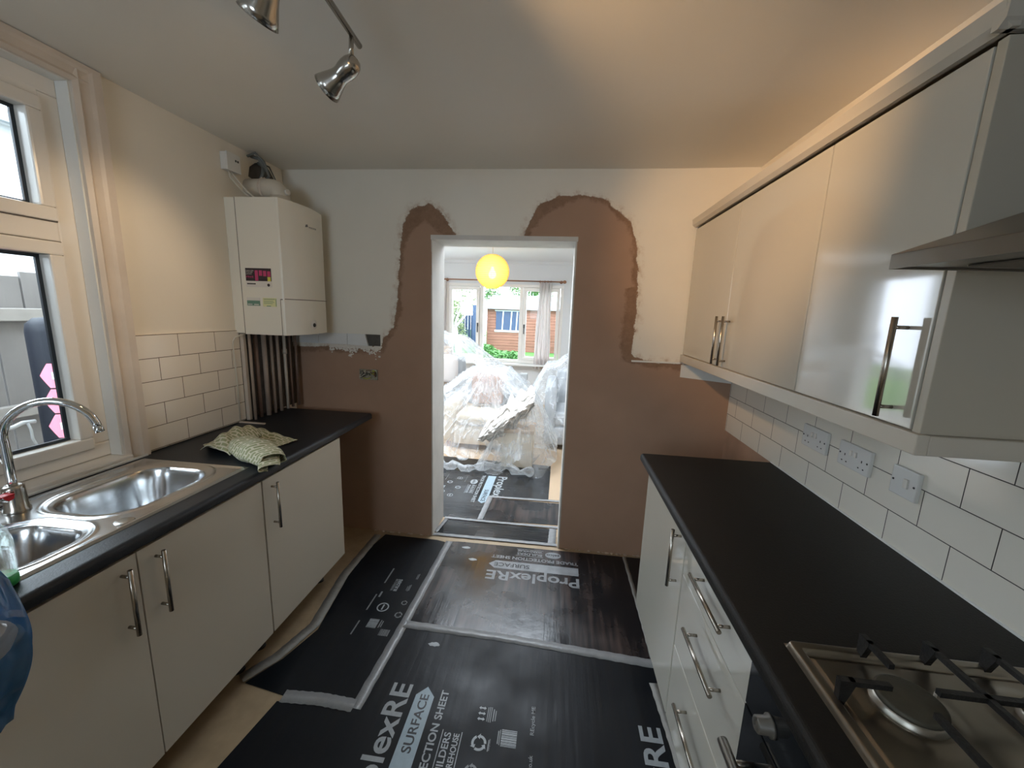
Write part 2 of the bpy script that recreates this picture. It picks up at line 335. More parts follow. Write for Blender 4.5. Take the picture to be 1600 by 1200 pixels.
    def build(s, name, mats, parent=None, smooth_angle=None, solid=0, subsurf=0):
        if not isinstance(mats, (list, tuple)): mats = [mats]
        bmesh.ops.recalc_face_normals(s.bm, faces=s.bm.faces)
        loose = [v for v in s.bm.verts if not v.link_faces]
        if loose: bmesh.ops.delete(s.bm, geom=loose, context='VERTS')
        me = bpy.data.meshes.new(name); s.bm.to_mesh(me); s.bm.free()
        for m in mats: me.materials.append(MT[m])
        o = bpy.data.objects.new(name, me); C.objects.link(o)
        if parent: o.parent = parent; o.matrix_parent_inverse = Matrix.Translation(-parent.location) if parent.type == 'EMPTY' and parent.rotation_euler.to_matrix() == Matrix.Identity(3) else parent.matrix_world.inverted()
        if solid:
            md = o.modifiers.new('thickness', 'SOLIDIFY'); md.thickness = solid; md.offset = 0
        if subsurf:
            md = o.modifiers.new('smooth', 'SUBSURF'); md.levels = subsurf; md.render_levels = subsurf
        return o

def blob(b, c, r, sq=(1, 1, 1)):
    g = bmesh.ops.create_icosphere(b.bm, subdivisions=1, radius=r)
    for v in g['verts']: v.co = Vector((c[0] + v.co.x * sq[0] * random.uniform(.7, 1.2), c[1] + v.co.y * sq[1] * random.uniform(.7, 1.2), c[2] + v.co.z * sq[2] * random.uniform(.7, 1.2)))
def tag(o, label=None, cat=None, group=None, kind=None):
    if label: o['label'] = label
    if cat: o['category'] = cat
    if group: o['group'] = group
    if kind: o['kind'] = kind
    return o
def thing(name, loc, label, cat, group=None):
    o = bpy.data.objects.new(name, None); o.empty_display_size = .05; C.objects.link(o); o.location = loc
    return tag(o, label, cat, group)
def struct(mb, name, m): return tag(mb.build(name, m), kind='structure')
def box(x0, x1, y0, y1, z0, z1, bev=0): return MB().box(x0, x1, y0, y1, z0, z1, bev)

def text_mesh(s, size, bold=0, width=None):
    cu = bpy.data.curves.new('lettering', 'FONT'); cu.body = s; cu.size = size; cu.offset = bold; cu.resolution_u = 4; cu.extrude = .0002
    o = bpy.data.objects.new('lettering', cu); C.objects.link(o)
    dg = bpy.context.evaluated_depsgraph_get(); dg.update()
    me = bpy.data.meshes.new_from_object(o.evaluated_get(dg)); C.objects.unlink(o); bpy.data.objects.remove(o)
    xs = [v.co.x for v in me.vertices] or [0]
    x0, x1 = min(xs), max(xs)
    for v in me.vertices:
        v.co.x -= x0
        if width: v.co.x *= width / (x1 - x0)
    return me
def put_text(name, s, cap, origin, right, up, m, parent, bold=0, width=None, kind=None):
    """cap = capital height in metres; right/up = world directions of the line and of the letters' tops"""
    me = text_mesh(s, cap / .73, bold, width); me.materials.append(MT[m]); me.name = name
    o = bpy.data.objects.new(name, me); C.objects.link(o)
    r, u = Vector(right).normalized(), Vector(up).normalized(); nn = r.cross(u)
    mw = Matrix(((r.x, u.x, nn.x, origin[0]), (r.y, u.y, nn.y, origin[1]), (r.z, u.z, nn.z, origin[2]), (0, 0, 0, 1)))
    me.transform(mw)
    if parent: o.parent = parent; o.matrix_parent_inverse = Matrix.Translation(-parent.location)
    return o

# ================================================================== SETTING
struct(MB().box(XL - .3, XR + .3, YF - .2, 2.64, -.06, 0), 'floor', 'kitchen_floor_vinyl')
struct(MB().box(XL2 - .1, XR2 + .1, 2.64, YW + .1, -.06, 0), 'floor', 'far_floor_wood')
def ceil_z(x, y): return H + .006 * noise.noise(Vector((x * 1.3, y * 1.3, 3)))
b = MB(); b.grid(60, 80, lambda u, v: (XL - .02 + u * (XR - XL + .04), YF + v * (YB - YF + .04), ceil_z(XL + u * (XR - XL), YF + v * (YB - YF))))
b.box(XL - .3, XR + .3, YF - .2, 2.64, H + .02, H + .12)
struct(b, 'ceiling', 'ceiling_paint')
b = MB(); b.box(XL2 - .1, XR2 + .1, 2.64, 2.95, H, H + .12); b.box(XL2 - .1, XR2 + .1, 4.55, YW + .3, H, H + .12); b.box(XL2 - .1, -1.75, 2.95, 4.55, H, H + .12); b.box(.15, XR2 + .1, 2.95, 4.55, H, H + .12)  # gap over the near part is an added, unseen daylight opening
struct(b, 'ceiling', 'far_wall_paint')
# left wall with the window opening
WY0, WY1, WZ0, WZ1 = -.53, 1.39, .93, 2.345  # opening stretched rearward, out of view, to admit more daylight
b = MB(); xo = XL - .14
b.box(xo, XL, YF - .2, YB, -.05, WZ0); b.box(xo, XL, YF - .2, YB, WZ1, H + .05); b.box(xo, XL, YF - .2, WY0, WZ0, WZ1); b.box(xo, XL, WY1, YB + .2, WZ0, WZ1); b.box(xo, XL, YB, YB + .2, -.05, WZ0)
struct(b, 'wall_left', 'wall_paint')
struct(MB().box(XR, XR + .2, YF - .2, YB + .02, -.05, H + .05), 'wall_right', 'wall_paint')
b = MB(); b.box(XL - .3, -1.32, YF - .2, YF, -.05, H + .05); b.box(-.42, XR + .3, YF - .2, YF, -.05, H + .05); b.box(-1.32, -.42, YF - .2, YF, 2.15, H + .05)
struct(b, 'wall_rear', 'wall_paint')
d_ = thing('added_door_1', (-.4, YF - .1, 0), None, None); d_['kind'] = 'structure'  # half-glazed door added behind the camera to let in more light
b = MB()
for x0, x1 in ((-1.32, -.42),):
    b.box(x0, x0 + .07, YF - .13, YF - .07, 0, 2.15, .004); b.box(x1 - .07, x1, YF - .13, YF - .07, 0, 2.15, .004); b.box(x0 + .07, x1 - .07, YF - .13, YF - .07, 2.07, 2.15, .004); b.box(x0 + .07, x1 - .07, YF - .13, YF - .07, 0, .10, .004)
b.build('door_frame', 'upvc', d_)
for x0, x1 in ((-1.25, -.49),):
    box(x0, x1, YF - .110, YF - .090, .10, 1.35).build('door_panel', 'upvc', d_); box(x0, x1, YF - .102, YF - .098, 1.35, 2.07).build('pane', 'pane_glass', d_)
# the partition with the door opening: a masonry core and a plaster face whose patches carry a signed distance
b = MB(); b.box(XL2, DL, YB + .004, YB2, -.05, H + .05); b.box(DR, XR2, YB + .004, YB2, -.05, H + .05); b.box(DL, DR, YB + .004, YB2, DT, H + .05)
struct(b, 'wall_back', 'jamb_paint')
PL = [(-1.9, -.2), (-1.9, 1.30), (-1.60, 1.31), (-1.16, 1.335), (-1.15, 1.38), (-1.07, 1.46), (-1.05, 1.60), (-1.035, 1.73), (-1.02, 1.95), (-1.00, 2.10), (-.94, 2.19), (-.83, 2.22), (-.75, 2.165), (-.70, 2.10), (-.665, 2.04), (-.665, 1.9),
      (-.45, 1.9), (-.235, 1.9), (-.235, 2.05), (-.205, 2.14), (-.15, 2.225), (-.03, 2.268), (.095, 2.27), (.218, 2.25), (.324, 2.175), (.389, 2.115), (.422, 2.02), (.445, 1.88), (.456, 1.76), (.462, 1.51), (.452, 1.36), (.47, 1.335), (.60, 1.308), (1.2, 1.30), (1.2, -.2)]
def sdist(x, z):
    inside = False; dm = 9
    for i in range(len(PL)):
        x1, z1 = PL[i]; x2, z2 = PL[(i + 1) % len(PL)]
        if (z1 > z) != (z2 > z) and x < (x2 - x1) * (z - z1) / (z2 - z1) + x1: inside = not inside
        dx, dz = x2 - x1, z2 - z1; t = max(0, min(1, ((x - x1) * dx + (z - z1) * dz) / (dx * dx + dz * dz)))
        dm = min(dm, math.hypot(x - x1 - t * dx, z - z1 - t * dz))
    return dm if inside else -dm
bm = bmesh.new(); lay = bm.verts.layers.float.new('plaster'); lay2 = bm.verts.layers.float.new('rim')
xs = []; 
def lin(a, c, st):
    k = max(1, round((c - a) / st)); return [a + (c - a) * i / k for i in range(k)]
xs = lin(XL, DL, .0125) + lin(DL, DR, .0125) + lin(DR, XR, .0125) + [XR]
zs = lin(0, DT, .0125) + lin(DT, H + .01, .0125) + [H + .01]
V = {}
def gv(i, j):
    if (i, j) not in V:
        x, z = xs[i], zs[j]; d = sdist(x, z)
        yy = YB + .002 - .004 * max(0, min(1, d / .03)) + .0015 * noise.noise(Vector((x * 3, z * 3, 0)))
        v = bm.verts.new((x, yy, z)); v[lay] = d; V[(i, j)] = v
        rm = .0
        if x < -.5 and z > 1.95: rm = .055 * min(1, (z - 1.95) / .15)
        if x > -.3 and x < .0 and z > 2.08: rm = .018
        if x > .3 and 1.3 < z < 1.75: rm = .035
        v[lay2] = rm
    return V[(i, j)]
for i in range(len(xs) - 1):
    for j in range(len(zs) - 1):
        if xs[i] >= DL - 1e-6 and xs[i + 1] <= DR + 1e-6 and zs[j + 1] <= DT + 1e-6: continue
        f = bm.faces.new((gv(i, j), gv(i + 1, j), gv(i + 1, j + 1), gv(i, j + 1))); f.smooth = True
me = bpy.data.meshes.new('wall_back'); bm.to_mesh(me); bm.free()
def plaster_mat():
    m = bpy.data.materials.new('patched_wall'); m.use_nodes = True; n = m.node_tree.nodes; l = m.node_tree.links; p = n['Principled BSDF']
    at = n.new('ShaderNodeAttribute'); at.attribute_name = 'plaster'; tc = n.new('ShaderNodeTexCoord')
    at2 = n.new('ShaderNodeAttribute'); at2.attribute_name = 'rim'
    n1 = n.new('ShaderNodeTexNoise'); n1.inputs['Scale'].default_value = 22; n1.inputs['Detail'].default_value = 8; n1.inputs['Roughness'].default_value = .7; l.new(tc.outputs['Object'], n1.inputs['Vector'])
    n2 = n.new('ShaderNodeTexNoise'); n2.inputs['Scale'].default_value = 5; n2.inputs['Detail'].default_value = 6; l.new(tc.outputs['Object'], n2.inputs['Vector'])
    def ma(op, a, b_, c=None):
        k = n.new('ShaderNodeMath'); k.operation = op
        for i, x in enumerate((a, b_, c)):
            if x is None: continue
            if isinstance(x, (int, float)): k.inputs[i].default_value = x
            else: l.new(x, k.inputs[i])
        return k.outputs[0]
    def step(x, a, b_):
        k = n.new('ShaderNodeMapRange'); l.new(x, k.inputs[0]); k.inputs[1].default_value = a; k.inputs[2].default_value = b_; return k.outputs[0]
    d = ma('ADD', at.outputs['Fac'], ma('MULTIPLY', ma('SUBTRACT', n1.outputs[0], .5), .055))
    base = step(d, -.002, .004)                                  # paint -> plaster
    d2 = ma('ADD', d, ma('MULTIPLY', ma('SUBTRACT', n2.outputs[0], .5), .10))
    core = step(ma('SUBTRACT', d2, at2.outputs['Fac']), .026, .046)                                   # rough brown skim edge -> smooth pink plaster
    halo = step(d, -.045, -.005)                                  # rubbed brown smear on the paint
    def mix(f, a, b_):
        k = n.new('ShaderNodeMix'); k.data_type = 'RGBA'; l.new(f, k.inputs[0])
        for i, x in ((6, a), (7, b_)):
            if isinstance(x, tuple): k.inputs[i].default_value = (*x, 1)
            else: l.new(x, k.inputs[i])
        return k.outputs[2]
    paint = mix(n2.outputs[0], (.78, .745, .66), (.84, .80, .715))
    smear = mix(ma('MULTIPLY', halo, step(n1.outputs[0], .45, .75)), paint, (.52, .38, .27))
    pl = mix(n2.outputs[0], (.36, .225, .155), (.44, .285, .20))
    rim = mix(n1.outputs[0], (.15, .080, .045), (.40, .25, .165))
    allp = mix(core, rim, pl)
    l.new(mix(base, smear, allp), p.inputs['Base Color'])
    p.inputs['Roughness'].default_value = .82
    bp = n.new('ShaderNodeBump'); bp.inputs['Strength'].default_value = .55; bp.inputs['Distance'].default_value = .006
    hgt = ma('MULTIPLY', n1.outputs[0], ma('MULTIPLY_ADD', step(d, -.02, 0), ma('SUBTRACT', 1.15, core), .12))
    l.new(hgt, bp.inputs['Height']); l.new(bp.outputs[0], p.inputs['Normal'])
    MT['patched_wall'] = m
plaster_mat(); me.materials.append(MT['patched_wall'])
o = bpy.data.objects.new('wall_back', me); C.objects.link(o); tag(o, kind='structure')
# door lining head and left jamb edging, scraped white paint
b = MB(); b.box(DL - .006, DR + .01, YB - .006, YB2 + .003, DT - .022, DT + .006, .003)
struct(b, 'trim_1', 'jamb_paint')
b = MB(); b.box(DL - .004, DL + .004, YB - .003, YB2 + .003, 0, DT, .0015); b.box(DR - .004, DR + .006, YB - .003, YB2 + .003, 0, DT, .0015)
struct(b, 'trim_2', 'jamb_paint')
# far room shell
b = MB(); b.box(XL2 - .2, XL2, YB2, 2.95, -.05, H + .05); b.box(XL2 - .2, XL2, 6.4, YW + .2, -.05, H + .05); b.box(XL2 - .2, XL2, 2.95, 6.4, 2.2, H + .05); struct(b, 'wall_far_left', 'far_wall_paint')  # wide unseen gap added here to brighten the far room
b = MB(); b.box(XR2, XR2 + .2, YB2, YW + .2, -.05, H + .05); struct(b, 'wall_far_right', 'far_wall_paint')
FX0, FX1, FZ0, FZ1 = -1.95, .05, .72, 2.04
b = MB(); b.box(XL2, FX0, YW, YW + .28, -.05, H + .05); b.box(FX1, XR2, YW, YW + .28, -.05, H + .05); b.box(FX0, FX1, YW, YW + .28, -.05, FZ0); b.box(FX0, FX1, YW, YW + .28, FZ1, H + .05)
struct(b, 'wall_far', 'far_wall_paint')
b = MB(); b.box(XL2, XR2, YW - .03, YW + .01, H - .05, H + .01, .01); struct(b, 'trim_3', 'far_wall_paint')
# skirting rubble along the bottom of the kitchen's back wall
b = MB(); random.seed(3)
for k in range(90):
    x = random.uniform(XL + .55, XR - .1)
    if DL - .02 < x < DR + .02: continue
    s = random.uniform(.006, .02); blob(b, (x, YB - .004 - s * .7, s * .35), s * .6, (1.3, .9, .7))
tag(b.build('plaster_rubble', 'rubble'), 'crumbs of broken plaster along the foot of the patched wall', 'rubble', kind='stuff')

# wall tiles
struct(MB().box(XL, XL + .009, 1.478, 2.045, .915, 1.4305, .0015), 'trim_4', 'tiles_left')
struct(MB().box(XR - .009, XR, YF + .3, YB - .002, .9085, 1.3395, .0015), 'trim_5', 'tiles_right')
struct(MB().box(XR - .004, XR, 1.957, YB - .001, 0, .9075), 'trim_14', 'bare_plaster')
b = MB()                                                          # last course of tiles left on the patched wall under the boiler
for x0, x1 in ((-1.785, -1.595), (-1.592, -1.392)): b.box(x0, x1, YB - .010, YB, 1.333, 1.405, .002)
b.prism([(-1.389, 1.333), (-1.247, 1.328), (-1.266, 1.405), (-1.389, 1.405)], 1, YB - .010, YB)
struct(b, 'trim_6', 'far_wall_paint')
b = MB(); b.prism([(-1.243, 1.329), (-1.165, 1.331), (-1.165, 1.405), (-1.262, 1.405)], 1, YB - .005, YB + .001); struct(b, 'trim_7', 'render_dark')
b = MB(); b.box(.455, .745, YB - .010, YB, 1.305, 1.316, .002); struct(b, 'trim_8', 'white_paint')
b = MB(); b.prism([(.752, 1.225), (XR - .01, 1.20), (XR - .01, 1.30), (.752, 1.30)], 1, YB - .008, YB); struct(b, 'trim_9', 'white_paint')
# crusty adhesive left below the tile course
random.seed(11); b = MB()
for k in range(420):
    x = random.uniform(-1.52, -1.16); z = 1.328 - abs(random.gauss(0, .020)) * (1 + .5 * math.sin(x * 40)); s = random.uniform(.003, .008)
    blob(b, (x, YB - .002, z), s, (1.3, .5, 1))
tag(b.build('tile_adhesive', 'sticker_white'), 'crusty white tile adhesive left under the cut wall tiles', 'adhesive', kind='stuff')

# ================================================================== KITCHEN WINDOW
ARX = XL + .022
def arch_profile(t): return t
b = MB()
b.prism([(XL, 1.39), (XL + .012, 1.39), (XL + .020, 1.405), (XL + .014, 1.415), (XL + .018, 1.440), (XL + .024, 1.452), (XL + .026, 1.478), (XL, 1.482)], 2, .905, 2.412)
b.prism([(XL, 2.343), (XL + .012, 2.343), (XL + .020, 2.356), (XL + .014, 2.366), (XL + .018, 2.388), (XL + .024, 2.398), (XL + .026, 2.412), (XL, 2.412)], 1, -.61, 1.4795)
b.prism([(XL, -.53), (XL + .012, -.53), (XL + .020, -.545), (XL + .018, -.58), (XL + .024, -.59), (XL + .026, -.618), (XL, -.62)], 2, .905, 2.412)
struct(b, 'trim_10', 'architrave_paint')
struct(MB().box(XL - .122, XL + .030, -.57, 1.405, .905, .935, .006), 'trim_11', 'upvc')     # sill board
wn = thing('window_1', (XL - .08, .745, .935), None, None); wn['kind'] = 'structure'
FX = XL - .055                                                    # room face of the frame
def frame_rect(mb, x0, x1, y0, y1, z0, z1, t, bev=.006, tb=None):
    tb = tb or t
    mb.box(x0, x1, y0, y1, z1 - t, z1, bev); mb.box(x0, x1, y0, y1, z0, z0 + tb, bev); mb.box(x0, x1, y0, y0 + t, z0 + tb, z1 - t, bev); mb.box(x0, x1, y1 - t, y1, z0 + tb, z1 - t, bev)
b = MB(); frame_rect(b, FX - .065, FX, WY0, WY1, .937, WZ1, .062); b.box(FX - .065, FX, WY0 + .06, WY1 - .06, 1.780, 1.848, .006); b.box(FX - .065, FX, .70, .79, .99, 2.30, .006); b.box(FX - .065, FX, .06, .162, .99, 2.30, .006); b.box(FX - .065, FX - .001, WY0 + .06, WY1 - .06, 2.262, 2.30, .004)
b.build('window_frame', 'upvc', wn)
b = MB(); b.box(XL - .054, XL - .001, WY1 - .006, WY1 - .0005, .937, WZ1 - .001, .001); b.box(XL - .054, XL - .001, WY0, WY1 - .006, WZ1 - .006, WZ1 - .0005, .001); b.build('reveal_lining', 'white_paint', wn)
def sash(y0, y1, z0, z1):
    s = MB(); frame_rect(s, FX - .055, FX + .016, y0, y1, z0, z1, .047, .007); so = s.build('sash', 'upvc', wn)
    g = MB(); frame_rect(g, FX - .040, FX - .030, y0 + .0465, y1 - .0465, z0 + .0465, z1 - .0465, .012, .001); g.build('glazing_gasket', 'black_gasket', so)
    g = MB(); g.box(FX - .050, FX - .046, y0 + .04, y1 - .04, z0 + .04, z1 - .04); g.build('pane', 'pane_glass', so)
    g = MB(); frame_rect(g, FX - .001, FX + .003, y0 - .003, y1 + .003, z0 - .003, z1 + .003, .0035, 0); g.build('seal', 'seam', so)
sash(.795, 1.325, 1.850, 2.262); sash(.795, 1.325, .985, 1.777); sash(.165, .695, 1.850, 2.262); sash(.165, .695, .985, 1.777); sash(-.47, .055, 1.850, 2.262); sash(-.47, .055, .985, 1.777)

# ================================================================== FAR WINDOW, CURTAINS, LANTERN
wf = thing('window_2', (-.95, YW, FZ0), None, None); wf['kind'] = 'structure'
b = MB(); fy0, fy1 = YW - .01, YW + .07
def frect(mb, x0, x1, z0, z1, t, y0, y1): mb.box(x0, x1, y0, y1, z1 - t, z1, .006); mb.box(x0, x1, y0, y1, z0, z0 + t, .006); mb.box(x0, x0 + t, y0, y1, z0 + t, z1 - t, .006); mb.box(x1 - t, x1, y0, y1, z0 + t, z1 - t, .006)
frect(b, FX0, FX1, FZ0, FZ1, .05, fy0, fy1); b.box(-1.36, -1.30, fy0, fy1, FZ0 + .05, FZ1 - .05, .006); b.box(-.68, -.62, fy0, fy1, FZ0 + .05, FZ1 - .05, .006)
b.build('window_frame', 'upvc', wf)
for x0, x1 in ((-1.895, -1.365), (-.615, -.005)):
    s = MB(); frect(s, x0, x1, FZ0 + .055, FZ1 - .055, .055, fy0 - .02, fy1 - .01); so = s.build('sash', 'upvc', wf)
    g = MB(); g.box(x0 + .05, x1 - .05, YW + .02, YW + .024, FZ0 + .1, FZ1 - .1); g.build('pane', 'pane_glass', so)
    hx = x1 - .025 if x0 < -1 else x0 + .025
    h = MB(); h.box(hx - .012, hx + .012, fy0 - .03, fy0 - .018, 1.32, 1.38, .003); h.box(hx - .008, hx + .008, fy0 - .05, fy0 - .032, 1.22, 1.36, .004); h.build('window_handle', 'dark_plastic', so)
g = MB(); g.box(-1.31, -.67, YW + .02, YW + .024, FZ0 + .045, FZ1 - .045); g.build('pane', 'pane_glass', wf)
g = MB(); g.box(FX0 - .04, FX1 + .04, YW - .16, YW + .0, FZ0 - .035, FZ0 - .003, .006); g.build('window_sill', 'white_paint', wf)

cr = thing('curtain_rod', (-.95, YW - .1, 2.09), 'dark wooden curtain pole with round finials above the garden window', 'curtain pole')
b = MB(); b.cyl((-2.08, YW - .1, 2.09), (.04, YW - .1, 2.09), .011); b.build('pole', 'wood_rod', cr)
for x in (-2.10, .055):
    b = MB(); b.lathe([(.004, -.03), (.02, -.022), (.028, 0), (.02, .022), (.004, .03)], (x, YW - .1, 2.09), (1, 0, 0), 14); b.build('finial', 'wood_rod', cr)
for x in (-1.93, .0):
    b = MB(); b.cyl((x, YW - .1, 2.09), (x, YW, 2.09), .012); b.cyl((x, YW - .012, 2.09), (x, YW, 2.09), .026); b.build('bracket', 'wood_rod', cr)
for x in (-.345, -.265, -.215, -.165):
    b = MB(); b.lathe([(.013, -.005), (.022, -.005), (.022, .005), (.013, .005), (.013, -.005)], (x, YW - .1, 2.085), (1, 0, 0), 14, closed=False); b.build('curtain_ring', 'wood_rod', cr)
def curtain(x0, x1, spread, lab, nf):
    b = MB()
    def fn(u, v):
        z = 2.07 - v * (2.07 - .64); wv = v ** .6
        xa = x0 - spread * v; xb = x1 + spread * .35 * v
        x = xa + (xb - xa) * u + .006 * math.sin(9 * v + 20 * u)
        y = YW - .1 + (.022 + .018 * wv) * math.sin(2 * PI * nf * u + .8 * math.sin(3 * v)) + .008 * math.sin(31 * u + 2 * v)
        return (x, y, z + .008 * math.cos(2 * PI * nf * u))
    b.grid(70, 40, fn); return tag(b.build('curtain', 'curtain', solid=.003), lab, 'curtain')
curtain(-.35, -.155, .06, 'white curtain gathered in front of the right casement of the garden window', 4)
curtain(-2.16, -1.93, -.02, 'white curtain hanging left of the garden window, mostly behind the door jamb', 4)

la = thing('paper_lantern', (-.868, 5.1, H), 'round yellow paper lantern glowing from the ceiling of the room beyond', 'lantern')
b = MB(); b.lathe([(.045, 0), (.045, -.028), (.035, -.036), (.006, -.040)], (-.868, 5.1, H), (0, 0, 1), 20); b.build('ceiling_rose', 'flue_white', la)
b = MB(); b.cyl((-.868, 5.1, 2.376), (-.868, 5.1, 2.19), .004, seg=8); b.cyl((-.868, 5.1, 2.19), (-.868, 5.1, 2.13), .02); b.build('cord', 'cable_white', la)
b = MB(); R_ = .212; cz = 2.073; pr_ = []
nn = 132
for i in range(nn + 1):
    t = .30 + (PI - .60) * i / nn; rr = R_ * (1 + .012 * math.cos(2 * PI * i / 6)); pr_.append((rr * math.sin(t), -rr * math.cos(t)))
b.lathe(pr_, (-.868, 5.1, cz), (0, 0, 1), 48, closed=False); b.build('paper_shade', 'lantern_paper', la)
b = MB()
for k in range(6):
    a = k * PI / 3 + .25
    b.tube([(-.868 + (R_ - .004) * math.sin(t) * math.cos(a), 5.1 + (R_ - .004) * math.sin(t) * math.sin(a), cz + (R_ - .004) * math.cos(t)) for t in [.3 + (PI - .6) * i / 20 for i in range(21)]], .0016, 6)
b.build('rib', 'dark_plastic', la)
b = MB(); b.lathe([(.0, -.10), (.030, -.092), (.050, -.06), (.048, -.03), (.026, .01), (.014, .05)], (-.868, 5.1, cz + .01), (0, 0, 1), 16); b.build('bulb', 'bulb_glow', la)

# ================================================================== LEFT UNITS
DXL = -1.178
def bar_handle(parent, a, b_, out, r=.0062, m='handle_steel', inset=.022, stand=.030):
    """bar from a to b (points on the bar axis), posts run back against 'out'"""
    a, b_, out = Vector(a), Vector(b_), Vector(out); d = (b_ - a).normalized(); h = MB(); h.cyl(a, b_, r, seg=14)
    for p in (a + d * inset, b_ - d * inset): h.cyl(p, p - out * stand, r * .72, seg=10)
    return h.build('handle', m, parent)
def door(parent, x_face, side, y0, y1, z0, z1, m, name='door'):
    """side=+1 door faces +x"""
    b = MB(); b.box(min(x_face, x_face - side * .018), max(x_face, x_face - side * .018), y0, y1, z0, z1, .0018)
    return b.build(name, m, parent)
def carcass(parent, x0, x1, y0, y1, z0, z1, m='carcass', back=True):
    b = MB(); t = .018
    b.box(x0, x1, y0, y0 + t, z0, z1); b.box(x0, x1, y1 - t, y1, z0, z1); b.box(x0, x1, y0 + t, y1 - t, z0, z0 + t)
    if back: b.box(x0, x1, y0 + t, y1 - t, z1 - t, z1)
    return b.build('carcass', m, parent)
def legs(parent, xs_, ys_, h=.15):
    for x in xs_:
        for y in ys_:
            b = MB(); b.cyl((x, y, 0), (x, y, .012), .026, .022, 14); b.cyl((x, y, .012), (x, y, h), .015, seg=12); b.build('leg', 'dark_plastic', parent)
def base_l(y0, y1, label, doors):
    t = thing('base_cabinet', (-1.49, (y0 + y1) / 2, 0), label, 'cabinet', 'base cabinets along the window wall')
    carcass(t, XL + .012, DXL - .020, y0, y1, .15, .868, back=len(doors) < 2)
    legs(t, (-1.72, -1.31), (y0 + .06, y1 - .06))
    for (a, c, hy) in doors:
        d = door(t, DXL, 1, a, c, .153, .862, 'gloss_door_dim')
        if hy is not None: bar_handle(d, (DXL + .034, hy, .636), (DXL + .034, hy, .842), (1, 0, 0))
    return t
base_l(1.408, 1.998, 'pale single-door base cabinet at the far end of the left worktop', [(1.409, 1.996, 1.452)])
base_l(.395, 1.402, 'pale double-door base cabinet under the stainless steel sink', [(.912, 1.401, .958), (.397, .908, .862)])

# worktop: cut out round the sink, rolled front edge
def edge_profile(xf, xb, zt, zb, side, r=.016):
    """profile polygon from the back to the rolled front; side=+1 front faces +x"""
    P = [(xb, zb), (xb, zt)]
    for k in range(7): a = PI / 2 * k / 6; P.append((xf - side * r + side * r * math.sin(a), zt - r + r * math.cos(a)))
    for k in range(5): a = PI / 2 * k / 4; P.append((xf - side * r * .6 + side * r * .6 * math.cos(a), zb + r * .6 - r * .6 * math.sin(a)))
    return P
b = MB(); WX = -1.166
b.prism(edge_profile(WX, -1.262, .91, .872, 1), 1, -.2, 2.362)
b.box(XL + .001, -1.262, 1.408, 2.362, .872, .91); b.box(XL + .001, -1.262, -.2, .47, .872, .91); b.box(XL + .001, -1.722, .47, 1.408, .872, .91)
wt = tag(b.build('worktop', 'worktop_left'), 'black laminate worktop with rolled edge along the window wall', 'worktop')
b = MB(); b.box(XL + .0265, XL + .034, .40, 1.46, .9103, .919, .002); tag(b.build('sealant_bead', 'white_paint'), 'white sealant bead along the back of the sink worktop', 'sealant')

# sink
sk = thing('kitchen_sink', (-1.49, .94, .91), 'stainless steel one and a half bowl inset sink below the window', 'sink')
SX0, SX1, SY0, SY1 = -1.735, -1.245, .455, 1.425
def sd_rr(x, y, cx, cy, hx, hy, r):
    qx, qy = abs(x - cx) - hx + r, abs(y - cy) - hy + r
    return math.hypot(max(qx, 0), max(qy, 0)) + min(max(qx, qy), 0) - r
def ss(t): t = max(0, min(1, t)); return t * t * (3 - 2 * t)
def sink_z(x, y):
    z = .9165
    e = sd_rr(x, y, (SX0 + SX1) / 2, (SY0 + SY1) / 2, (SX1 - SX0) / 2, (SY1 - SY0) / 2, .02)
    z -= .0055 * ss((e + .012) / .012)
    z -= .004 * ss((-e - .016) / .008)
    A = sd_rr(x, y, -1.490, 1.185, .150, .185, .10); B = sd_rr(x, y, -1.440, .815, .125, .105, .075)
    for D_, dep in ((A, .165), (B, .12)):
        z += .0035 * math.exp(-((D_ - .030) / .005) ** 2)
        z -= .004 * ss((.016 - D_) / .012)
        z -= dep * ss((-D_ + .002) / .045) ** .85
        if D_ < -.04: z -= .006 * ss((-D_ - .04) / .1)
    if y < .70 and abs(x + 1.49) < .19:
        z -= .003 + .0028 * math.sin(x * 2 * PI / .034)
    return z
b = MB(); b.grid(122, 242, lambda u, v: (SX0 + u * (SX1 - SX0), SY0 + v * (SY1 - SY0), sink_z(SX0 + u * (SX1 - SX0), SY0 + v * (SY1 - SY0))))
b.build('basin', 'sink_steel', sk)
for cx, cy, dz in ((-1.49, 1.185, .7458), (-1.44, .815, .789)):
    b = MB(); b.lathe([(.0, .0), (.012, .001), (.030, 0), (.040, .004), (.044, .002)], (cx, cy, dz), (0, 0, 1), 24); b.build('waste', 'chrome', sk)
b = MB(); b.lathe([(0, .002), (.020, .003), (.024, .0015), (.026, 0)], (-1.288, .975, .9125), (0, 0, 1), 20); b.build('overflow_knob', 'steel', sk)

